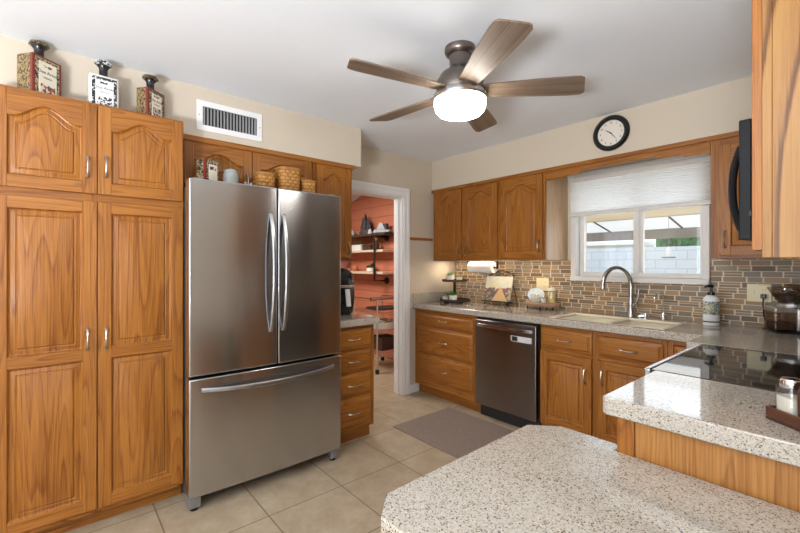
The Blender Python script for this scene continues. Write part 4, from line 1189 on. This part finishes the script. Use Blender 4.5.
def towel():
    t = thing('paper_towel_holder', 'dark bar holder under the corner cabinet carrying the paper towel roll', 'holder', (0.52, -0.13, 1.371))
    MB().tube([(-0.185, 0, -0.07), (0.185, 0, -0.07)], 0.006, 10).build('bar', 'black_iron', t)
    for s in (-1, 1): MB().box(s * 0.187 - 0.004, s * 0.187 + 0.004, -0.012, 0.012, -0.085, -0.0005).build('arm', 'black_iron', t, bevel=0.002)
    mb = MB(); r0, r1, n = 0.018, 0.056, 40
    o = [[(x, r1 * math.cos(2 * PI * i / n), -0.07 + r1 * math.sin(2 * PI * i / n)) for i in range(n)] for x in (-0.15, 0.15)]
    i_ = [[(x, r0 * math.cos(2 * PI * i / n), -0.07 + r0 * math.sin(2 * PI * i / n)) for i in range(n)] for x in (0.15, -0.15)]
    r = thing('paper_towel_roll', 'white paper towel roll hanging under the corner wall cabinet', 'paper towels', (0.52, -0.13, 1.371))
    mb.loft([i_[1], o[0], o[1], i_[0]], cap0=False, cap1=False); mb.build('paper', 'paper', r)
    mb = MB(); i2 = [[(x, 0.0075 * math.cos(2 * PI * i / n), -0.07 + 0.0075 * math.sin(2 * PI * i / n)) for i in range(n)] for x in (0.149, -0.149)]
    ii = [[(x, 0.0178 * math.cos(2 * PI * i / n), -0.07 + 0.0178 * math.sin(2 * PI * i / n)) for i in range(n)] for x in (-0.149, 0.149)]
    mb.loft([i2[1], ii[0], ii[1], i2[0]], cap0=False, cap1=False); mb.build('core', 'cork', r)
towel()
def easel():
    t = thing('book_stand', 'black wrought-iron stand with curled feet holding the open cookbook', 'book stand', (0.735, -0.155, 0.93), math.radians(6))
    lean = math.radians(16); ca, sa = math.cos(lean), math.sin(lean)
    def bp(x, h): return (x, sa * h, 0.045 + ca * h)
    mb = MB()
    mb.tube([(-0.15, -0.055, 0.045), (0.15, -0.055, 0.045)], 0.005, 8); mb.tube([(-0.15, -0.002, 0.043), (0.15, -0.002, 0.043)], 0.005, 8)
    mb.box(-0.15, 0.15, -0.055, 0.0, 0.040, 0.044)
    mb.tube([(-0.15, -0.055, 0.044), (-0.15, -0.055, 0.062)], 0.004, 8); mb.tube([(0.15, -0.055, 0.044), (0.15, -0.055, 0.062)], 0.004, 8)
    mb.build('ledge', 'black_iron', t)
    for s in (-1, 1):
        pts = [bp(s * 0.13, h) for h in (0.0, 0.1, 0.2, 0.262)]
        MB().tube(pts, 0.0045, 8).build('upright', 'black_iron', t)
        sp = [(s * 0.12, -0.02, 0.040)]
        for k in range(15):
            a = PI / 2 + k * 0.42; r = 0.020 - 0.0009 * k
            sp.append((s * 0.12, -0.048 - r * math.cos(a) * 1.0, 0.0245 + r * math.sin(a)))
        MB().tube(sp, 0.0042, 8).build('foot', 'black_iron', t)
    top = [bp(-0.13 + 0.26 * k / 16, 0.262 + 0.045 * math.sin(PI * k / 16)) for k in range(17)]
    mb = MB().tube(top, 0.0045, 8)
    for s in (-1, 1):
        mb.tube([bp(s * (0.045 + 0.03 * math.cos(a)), 0.274 + 0.018 * math.sin(a)) for a in [2 * PI * k / 14 for k in range(13)]], 0.0032, 8)
    mb.build('scroll_top', 'black_iron', t)
    for s in (-1, 1):
        MB().tube([(s * 0.03 + 0.08, 0.075, 0.24), (s * 0.04 + 0.08, 0.12, 0.10), (s * 0.05 + 0.08, 0.14, 0.004)], 0.004, 8).build('back_leg', 'black_iron', t)
    b = thing('cookbook', 'open cookbook with a colourful pictured cover leaning on the iron stand', 'book', t.matrix_basis @ Vector((0, -0.028, 0.0455)), 0)
    b.rotation_euler = (-lean, 0, math.radians(6))
    MB().box(-0.142, 0.142, -0.012, -0.0095, 0.0, 0.245).build('cover', 'book_cover', b, bevel=0.001)
    MB().box(-0.138, 0.138, -0.0094, 0.010, 0.003, 0.242).build('pages', 'paper', b)
    MB().box(-0.142, 0.142, 0.0102, 0.0125, 0.0, 0.245).build('back_cover', 'dark_brown', b)
easel()
def riser():
    c = Vector((1.175, -0.110, 0.93))
    t = thing('wood_riser', 'bark-edged wood slice on short iron legs under the jars', 'riser', c)
    n = 40; rnd = random.Random(5)
    def loop(s, z): return [(0.165 * s * math.cos(2 * PI * i / n) * (1 + 0.02 * math.sin(5 * i)), 0.105 * s * math.sin(2 * PI * i / n) * (1 + 0.03 * math.sin(3.3 * i)), z) for i in range(n)]
    MB().loft([loop(0.95, 0.028), loop(1.0, 0.034), loop(1.01, 0.054), loop(0.97, 0.060)], 0).build('slice', 'bark_slab', t)
    for dx, dy in ((-0.11, -0.055), (0.03, -0.085), (0.12, -0.03), (0.0, 0.07)):
        MB().lathe([(0.008, 0), (0.007, 0.004), (0.006, 0.0278)], (dx, dy, 0), 10).build('leg', 'black_iron', t)
    z = 0.93 + 0.0605
    p = thing('plate', 'pale blue-white plate standing on edge at the back of the wood riser', 'plate', (c.x - 0.085, c.y + 0.045, z))
    mb = MB().lathe([(0.02, 0.0), (0.045, 0.002), (0.062, -0.006), (0.0635, -0.004), (0.05, 0.005), (0.02, 0.004)], (0, 0, 0.0), 36, axis='y', sx=1.35, sy=1.0)
    mb.xform(Matrix.Translation((0, 0, 0.064)) @ Matrix.Rotation(math.radians(-10), 4, 'X'))
    mb.build('dish', 'plate_print', p)
    j = thing('glass_jar', 'square clear glass jar of pale spice on the wood riser', 'jar', (c.x - 0.035, c.y - 0.05, z))
    MB().box(-0.035, 0.035, -0.03, 0.03, 0, 0.075).build('jar', 'jar_glass', j, bevel=0.006)
    MB().box(-0.030, 0.030, -0.025, 0.025, 0.004, 0.05).build('contents', 'salt', j, bevel=0.004)
    j = thing('glass_jar', 'smaller glass jar in the middle of the wood riser', 'jar', (c.x + 0.035, c.y - 0.035, z))
    MB().lathe([(0.022, 0), (0.025, 0.005), (0.025, 0.055), (0.02, 0.06)], n=24).build('jar', 'jar_glass', j)
    MB().lathe([(0.021, 0.004), (0.022, 0.035)], n=20).build('contents', 'paper', j)
    j = thing('cork_jar', 'tall golden jar with a pale stopper at the right of the wood riser', 'jar', (c.x + 0.09, c.y + 0.01, z))
    MB().lathe([(0.036, 0), (0.038, 0.005), (0.038, 0.095), (0.03, 0.108)], n=28).build('jar', 'jar_glass', j)
    MB().lathe([(0.034, 0.004), (0.034, 0.094)], n=24).build('contents', 'pasta', j)
    MB().lathe([(0.028, 0.1085), (0.034, 0.112), (0.032, 0.128), (0.012, 0.138)], n=24).build('stopper', 'cream_paper', j)
riser()
def soap():
    t = thing('soap_bottle', 'white pump soap bottle with a colourful label right of the sink', 'soap bottle', (2.405, -0.105, 0.93), math.radians(35))
    def el(r, z): return [(0.047 * r * math.cos(2 * PI * i / 36), 0.033 * r * math.sin(2 * PI * i / 36), z) for i in range(36)]
    MB().loft([el(0.93, 0), el(1, 0.006), el(1, 0.165), el(0.9, 0.182), el(0.55, 0.197), el(0.4, 0.2)]).build('bottle', 'white_ceramic', t)
    MB().loft([el(1.012, 0.070), el(1.012, 0.158)], cap0=False, cap1=False).build('picture_label', 'soap_art', t)
    MB().loft([el(1.012, 0.020), el(1.012, 0.028)], cap0=False, cap1=False).build('label_stripe', 'black_matte', t)
    MB().lathe([(0.021, 0.2005), (0.021, 0.218), (0.012, 0.223), (0.007, 0.224), (0.007, 0.252)], n=20).build('collar', 'black_plastic', t)
    MB().tube([(0.012, 0, 0.256), (0, 0, 0.26), (-0.02, -0.004, 0.26), (-0.042, -0.008, 0.252)], [0.010, 0.011, 0.008, 0.005], 10).build('pump_head', 'black_plastic', t)
soap()
def grinder():
    t = thing('coffee_grinder', 'steel coffee bean grinder with a clear hopper at the right counter end', 'coffee grinder', (2.795, -0.115, 0.93), math.radians(28))
    MB().box(-0.105, 0.085, -0.075, 0.105, 0.0, 0.014).build('base', 'black_plastic', t, bevel=0.006)
    MB().box(-0.005, 0.085, -0.07, 0.10, 0.0145, 0.150).build('body', 'grinder_steel', t, bevel=0.010)
    MB().box(-0.103, -0.0065, -0.06, 0.085, 0.0145, 0.122).build('grounds_bin', 'smoke_plastic', t, bevel=0.006)
    MB().box(-0.096, -0.012, -0.053, 0.077, 0.020, 0.060).build('ground_coffee', 'beans', t, bevel=0.004)
    MB().box(-0.104, -0.0055, -0.064, 0.09, 0.1225, 0.150).build('bin_lid', 'grinder_steel', t, bevel=0.006)
    MB().lathe([(0.072, 0.1505), (0.074, 0.155), (0.074, 0.170), (0.066, 0.176)], (0.01, 0.015, 0), 36).build('collar', 'grinder_steel', t)
    MB().lathe([(0.063, 0.1765), (0.075, 0.19), (0.112, 0.252), (0.112, 0.255)], (0.01, 0.015, 0), 36).build('hopper', 'smoke_plastic', t)
    MB().lathe([(0.06, 0.180), (0.072, 0.192), (0.094, 0.225), (0.05, 0.232)], (0.01, 0.015, 0), 32).build('beans', 'beans', t)
    MB().lathe([(0.116, 0.2555), (0.118, 0.258), (0.116, 0.265), (0.05, 0.272), (0.02, 0.285)], (0.01, 0.015, 0), 36).build('hopper_lid', 'smoke_plastic', t)
    t = thing('power_cord', 'black plug and cord from the ivory plate to the coffee grinder', 'cord', (2.650, 0.028, 1.130))
    MB().box(-0.014, 0.014, -0.026, 0.003, -0.014, 0.014).build('plug', 'black_plastic', t, bevel=0.004)
    MB().tube([(0, -0.024, -0.014), (0.0, -0.03, -0.06), (0.004, -0.028, -0.13), (0.03, -0.02, -0.185), (0.09, 0.0, -0.194)], 0.0035, 8).build('cable', 'black_plastic', t)
grinder()
def fryer():
    t = thing('air_fryer', 'rounded black air fryer with a silver band on the short counter', 'air fryer', (0.27, -1.70, 0.93), R90)
    def sq(r, z, p=3.0):
        l = []
        for i in range(36):
            a = 2 * PI * i / 36; ca, sa = math.cos(a), math.sin(a); q = (abs(ca) ** p + abs(sa) ** p) ** (-1 / p)
            l.append((r * q * ca, r * 1.1 * q * sa, z))
        return l
    MB().loft([sq(0.10, 0.0), sq(0.118, 0.012), sq(0.13, 0.1), sq(0.133, 0.20), sq(0.13, 0.218)]).build('body', 'black_plastic', t)
    MB().loft([sq(0.131, 0.2185), sq(0.133, 0.222), sq(0.133, 0.234), sq(0.130, 0.238)]).build('band', 'chrome', t)
    MB().loft([sq(0.130, 0.2385), sq(0.128, 0.28), sq(0.112, 0.335), sq(0.085, 0.365), sq(0.03, 0.378)]).build('lid', 'black_plastic', t)
    L = [(0, -0.146, 0.20), (0, -0.185, 0.195), (0, -0.195, 0.15), (0, -0.200, 0.075)]
    mb = MB().loft([[(x - 0.02, y - 0.006, z), (x + 0.02, y - 0.006, z), (x + 0.02, y + 0.008, z), (x - 0.02, y + 0.008, z)] for x, y, z in [(0, -0.172, 0.21), (0, -0.182, 0.15), (0, -0.192, 0.075)]])
    plabel(mb.build('handle', 'label_white', t, bevel=0.004), 'pale grip of the drawer')
    MB().box(-0.018, 0.018, -0.172, -0.130, 0.165, 0.195).build('handle_neck', 'black_plastic', t, bevel=0.003)
fryer()

# ------------------------------------------------------------------ next room: shelves and cart
SYF = 0.139
def shelf(label, x0, x1, z, mat, d=0.20):
    return tag(MB().box(x0, x1, SYF - d, SYF, z - 0.032, z, 0).build('wall_shelf', mat, bevel=0.003), label, 'shelf', 'shelves on the orange wall')
shelf('top dark shelf on the orange wall holding the spired castle model', -2.75, -1.18, 1.765, 'dark_board')
shelf('middle pale-edged shelf on the orange wall under the castle shelf', -2.75, -1.22, 1.535, 'pale_shelf')
shelf('lowest pale-edged shelf on the orange wall', -2.75, -1.22, 1.225, 'pale_shelf')
def pipe(x, label):
    t = thing('pipe_bracket', label, 'bracket', (x, SYF, 1.10), 0, 'iron pipe brackets')
    MB().tube([(0, -0.004, 0.0), (0, -0.225, 0.0), (0, -0.225, 0.612), (0, -0.004, 0.612)], 0.016, 12).build('pipe', 'black_iron', t)
    for z in (0.0, 0.612): MB().lathe([(0.05, 0), (0.05, -0.012), (0.026, -0.018), (0.024, -0.04)], (0, 0, z), 20, axis='y').build('flange', 'black_iron', t)
pipe(-1.375, 'black iron pipe bracket at the right end of the orange wall shelves')
pipe(-2.52, 'black iron pipe bracket at the left end of the orange wall shelves')
def castle():
    t = thing('castle_model', 'dark grey model castle with pointed spires on the top shelf', 'model', (-1.755, 0.04, 1.7655))
    MB().lathe([(0.135, 0), (0.14, 0.03), (0.12, 0.06), (0.09, 0.075)], n=18, sy=0.5).build('base', 'castle_stone', t)
    rnd = random.Random(9)
    for x, y, r, h in ((0, 0, 0.04, 0.20), (-0.055, 0.01, 0.028, 0.15), (0.055, 0.01, 0.028, 0.16), (-0.1, 0, 0.02, 0.11), (0.1, 0, 0.02, 0.10), (0.02, -0.03, 0.02, 0.22), (-0.03, -0.03, 0.018, 0.17)):
        MB().lathe([(r, 0.03), (r, h), (r * 1.25, h + 0.006), (r * 0.5, h + 0.05), (0.002, h + 0.105)], (x, y, 0.0), 12).build('tower', 'castle_stone', t)
    t = thing('rock_ornament', 'pale grey rocky ornament left of the model spires on the top shelf', 'ornament', (-2.12, 0.02, 1.7655))
    MB().lathe([(0.07, 0), (0.08, 0.03), (0.05, 0.08), (0.015, 0.11)], n=9, sy=0.7).build('rock', 'hull_grey', t)
    t = thing('rock_ornament', 'small pale grey rock in front of the castle on the top shelf', 'ornament', (-1.555, -0.03, 1.7655))
    MB().lathe([(0.04, 0), (0.045, 0.02), (0.03, 0.055), (0.01, 0.07)], n=9, sy=0.6).build('rock', 'hull_grey', t)
    t = thing('model_ship', 'pale grey wedge-shaped model at the right end of the top shelf', 'model', (-1.345, 0.04, 1.7655), math.radians(8))
    mb = MB().loft([[(-0.15, -0.05, 0.012), (-0.15, 0.05, 0.012), (-0.12, 0.05, 0.055), (-0.12, -0.05, 0.055)], [(0.14, -0.03, 0.012), (0.14, 0.03, 0.012), (0.16, 0.03, 0.04), (0.16, -0.03, 0.04)]])
    mb.build('hull', 'hull_grey', t, smooth=0)
    MB().loft([[(-0.09, -0.035, 0.056), (0.07, -0.03, 0.05), (0.07, 0.03, 0.05), (-0.09, 0.035, 0.056)], [(-0.05, -0.02, 0.15), (0.0, -0.02, 0.14), (0.0, 0.02, 0.14), (-0.05, 0.02, 0.15)]]).build('superstructure', 'hull_grey', t, smooth=0)
    MB().box(0.02, 0.09, -0.02, 0.02, 0.053, 0.13).build('turret', 'castle_stone', t, smooth=0)
    MB().box(-0.10, 0.10, -0.03, 0.03, 0.0, 0.0118).build('stand', 'black_matte', t)
castle()
z = 1.5355
t = thing('planter_box', 'white rectangular planter of dark succulents on the middle shelf', 'planter', (-1.93, 0.03, z))
MB().box(-0.12, 0.12, -0.045, 0.045, 0, 0.085).build('box', 'white_ceramic', t, bevel=0.004)
mb = MB(); rnd = random.Random(4)
for k in range(40):
    b = Vector((rnd.uniform(-0.10, 0.10), rnd.uniform(-0.03, 0.03), 0.086)); a = rnd.uniform(0, 6.28); L = rnd.uniform(0.04, 0.09)
    d = Vector((0.5 * math.cos(a), 0.5 * math.sin(a), 1)).normalized(); s = d.cross(Vector((0.3, 1, 0))).normalized() * 0.012
    mb.add([b, b + d * L * 0.5 + s, b + d * L, b + d * L * 0.5 - s], [(0, 1, 2, 3)])
mb.build('succulents', 'leaf_dark', t)
t = thing('storage_box', 'low brown lidded box right of the white planter on the middle shelf', 'box', (-1.66, 0.03, z))
MB().box(-0.10, 0.10, -0.05, 0.05, 0, 0.06).build('box', 'dark_brown', t, bevel=0.004)
MB().box(-0.104, 0.104, -0.054, 0.054, 0.0605, 0.078).build('lid', 'dark_board', t, bevel=0.003)
t = thing('figurine', 'small yellow-headed dark figurine on the middle shelf by the pipe', 'figurine', (-1.48, 0.02, z))
MB().lathe([(0.05, 0), (0.052, 0.02), (0.04, 0.10), (0.022, 0.13)], n=18).build('body', 'dark_brown', t)
MB().lathe([(0.012, 0.1305), (0.028, 0.15), (0.026, 0.172), (0.008, 0.19)], n=16).build('head', 'yellow_paint', t)
t = thing('lantern', 'small dark framed lantern at the left of the lowest shelf', 'lantern', (-2.30, 0.03, 1.2255))
MB().box(-0.055, 0.055, -0.045, 0.045, 0, 0.035).build('base', 'white_ceramic', t, bevel=0.003)
MB().box(-0.045, 0.045, -0.038, 0.038, 0.0355, 0.15).build('pane', 'jar_glass', t)
MB().loft([[(-0.06, -0.05, 0.151), (0.06, -0.05, 0.151), (0.06, 0.05, 0.151), (-0.06, 0.05, 0.151)], [(-0.02, -0.02, 0.19), (0.02, -0.02, 0.19), (0.02, 0.02, 0.19), (-0.02, 0.02, 0.19)]]).build('roof', 'castle_stone', t)
plant((-1.62, 0.03, 1.2255), 'white_ceramic', 'round succulent in a white pot on the lowest orange-wall shelf', pr=0.062, ph=0.055, leafm='leaf_dark', kind='wide', seed=11, lh=0.09)
t = thing('jar', 'small terracotta jar between lantern and succulent on the lowest shelf', 'jar', (-2.02, 0.03, 1.2255))
MB().lathe([(0.03, 0), (0.045, 0.03), (0.04, 0.07), (0.028, 0.085), (0.032, 0.095)], n=20).build('body', 'terracotta', t)
def cart():
    x0, x1, y0, y1 = -1.30, -0.80, -0.47, 0.0
    t = thing('wire_cart', 'chrome wire shelf cart with a handle beyond the doorway', 'cart', (0, 0, 0))
    for x in (x0, x1):
        for y in (y0, y1):
            MB().tube([(x, y, 0.05), (x, y, 0.90)], 0.011, 10).build('post', 'chrome', t)
            MB().lathe([(0.024, 0.0), (0.026, 0.025), (0.024, 0.05)], (x, y, 0), 14).build('caster', 'black_plastic', t)
    for z in (0.20, 0.48, 0.73):
        mb = MB()
        for zz in (z, z + 0.03):
            mb.tube([(x0, y0, zz), (x1, y0, zz)], 0.005, 8); mb.tube([(x0, y1, zz), (x1, y1, zz)], 0.005, 8); mb.tube([(x0, y0, zz), (x0, y1, zz)], 0.005, 8); mb.tube([(x1, y0, zz), (x1, y1, zz)], 0.005, 8)
        for k in range(1, 18):
            x = x0 + (x1 - x0) * k / 18; mb.tube([(x, y0, z + 0.03), (x, y1, z + 0.03)], 0.0025, 6)
        mb.build('wire_shelf', 'chrome', t)
    mb = MB().tube([(x1, y0 - 0.10, 0.915), (x1, y1 + 0.08, 0.915)], 0.020, 12)
    mb.tube([(x0, y0, 0.90), (x1, y0, 0.905)], 0.008, 8); mb.tube([(x0, y1, 0.90), (x1, y1, 0.905)], 0.008, 8)
    mb.build('handle', 'nickel', t)
    b = thing('fruit_basket', 'white wire basket of golden fruit on the middle of the cart', 'basket', (-0.99, -0.24, 0.5155))
    mb = MB(); n = 28
    mb.lathe([(0.13, 0), (0.145, 0.004), (0.18, 0.09), (0.186, 0.09), (0.150, 0.0), (0.13, -0.0)], n=n)
    mb.build('bowl', 'white_ceramic', b)
    rnd = random.Random(8)
    for k, (dx, dy, dz, q) in enumerate(((-0.035, -0.055, 0.045, 0.1), (0.03, 0.075, 0.045, 0.1), (0.0, 0.02, 0.09, 0.2))):
        f = thing('banana', 'golden curved fruit piled in the basket on the cart', 'fruit', (-0.99 + dx, -0.24 + dy, 0.5155 + dz), q, 'fruit in the cart basket')
        pts = [(0.085 * math.cos(s), 0.085 * math.sin(s) - 0.06, 0.015 * math.sin(s)) for s in [0.5 + 2.1 * i / 8 for i in range(9)]]
        MB().tube(pts, [0.006, 0.013, 0.018, 0.02, 0.02, 0.02, 0.018, 0.012, 0.006], 10).build('peel', 'banana', f)
    t = thing('serving_tray', 'dark flat tray on the top wire shelf of the cart', 'tray', (-0.98, -0.20, 0.766))
    MB().box(-0.165, 0.165, -0.19, 0.19, 0, 0.018).build('tray', 'black_matte', t, bevel=0.004)
    t = thing('storage_bin', 'dark brown bin on the lowest wire shelf of the cart', 'bin', (-1.05, -0.2, 0.2355))
    MB().loft([[(-0.13, -0.1, 0), (0.13, -0.1, 0), (0.13, 0.1, 0), (-0.13, 0.1, 0)], [(-0.15, -0.12, 0.17), (0.15, -0.12, 0.17), (0.15, 0.12, 0.17), (-0.15, 0.12, 0.17)], [(-0.14, -0.11, 0.17), (0.14, -0.11, 0.17), (0.14, 0.11, 0.17), (-0.14, 0.11, 0.17)], [(-0.12, -0.09, 0.01), (0.12, -0.09, 0.01), (0.12, 0.09, 0.01), (-0.12, 0.09, 0.01)]]).build('bin', 'dark_brown', t)
cart()
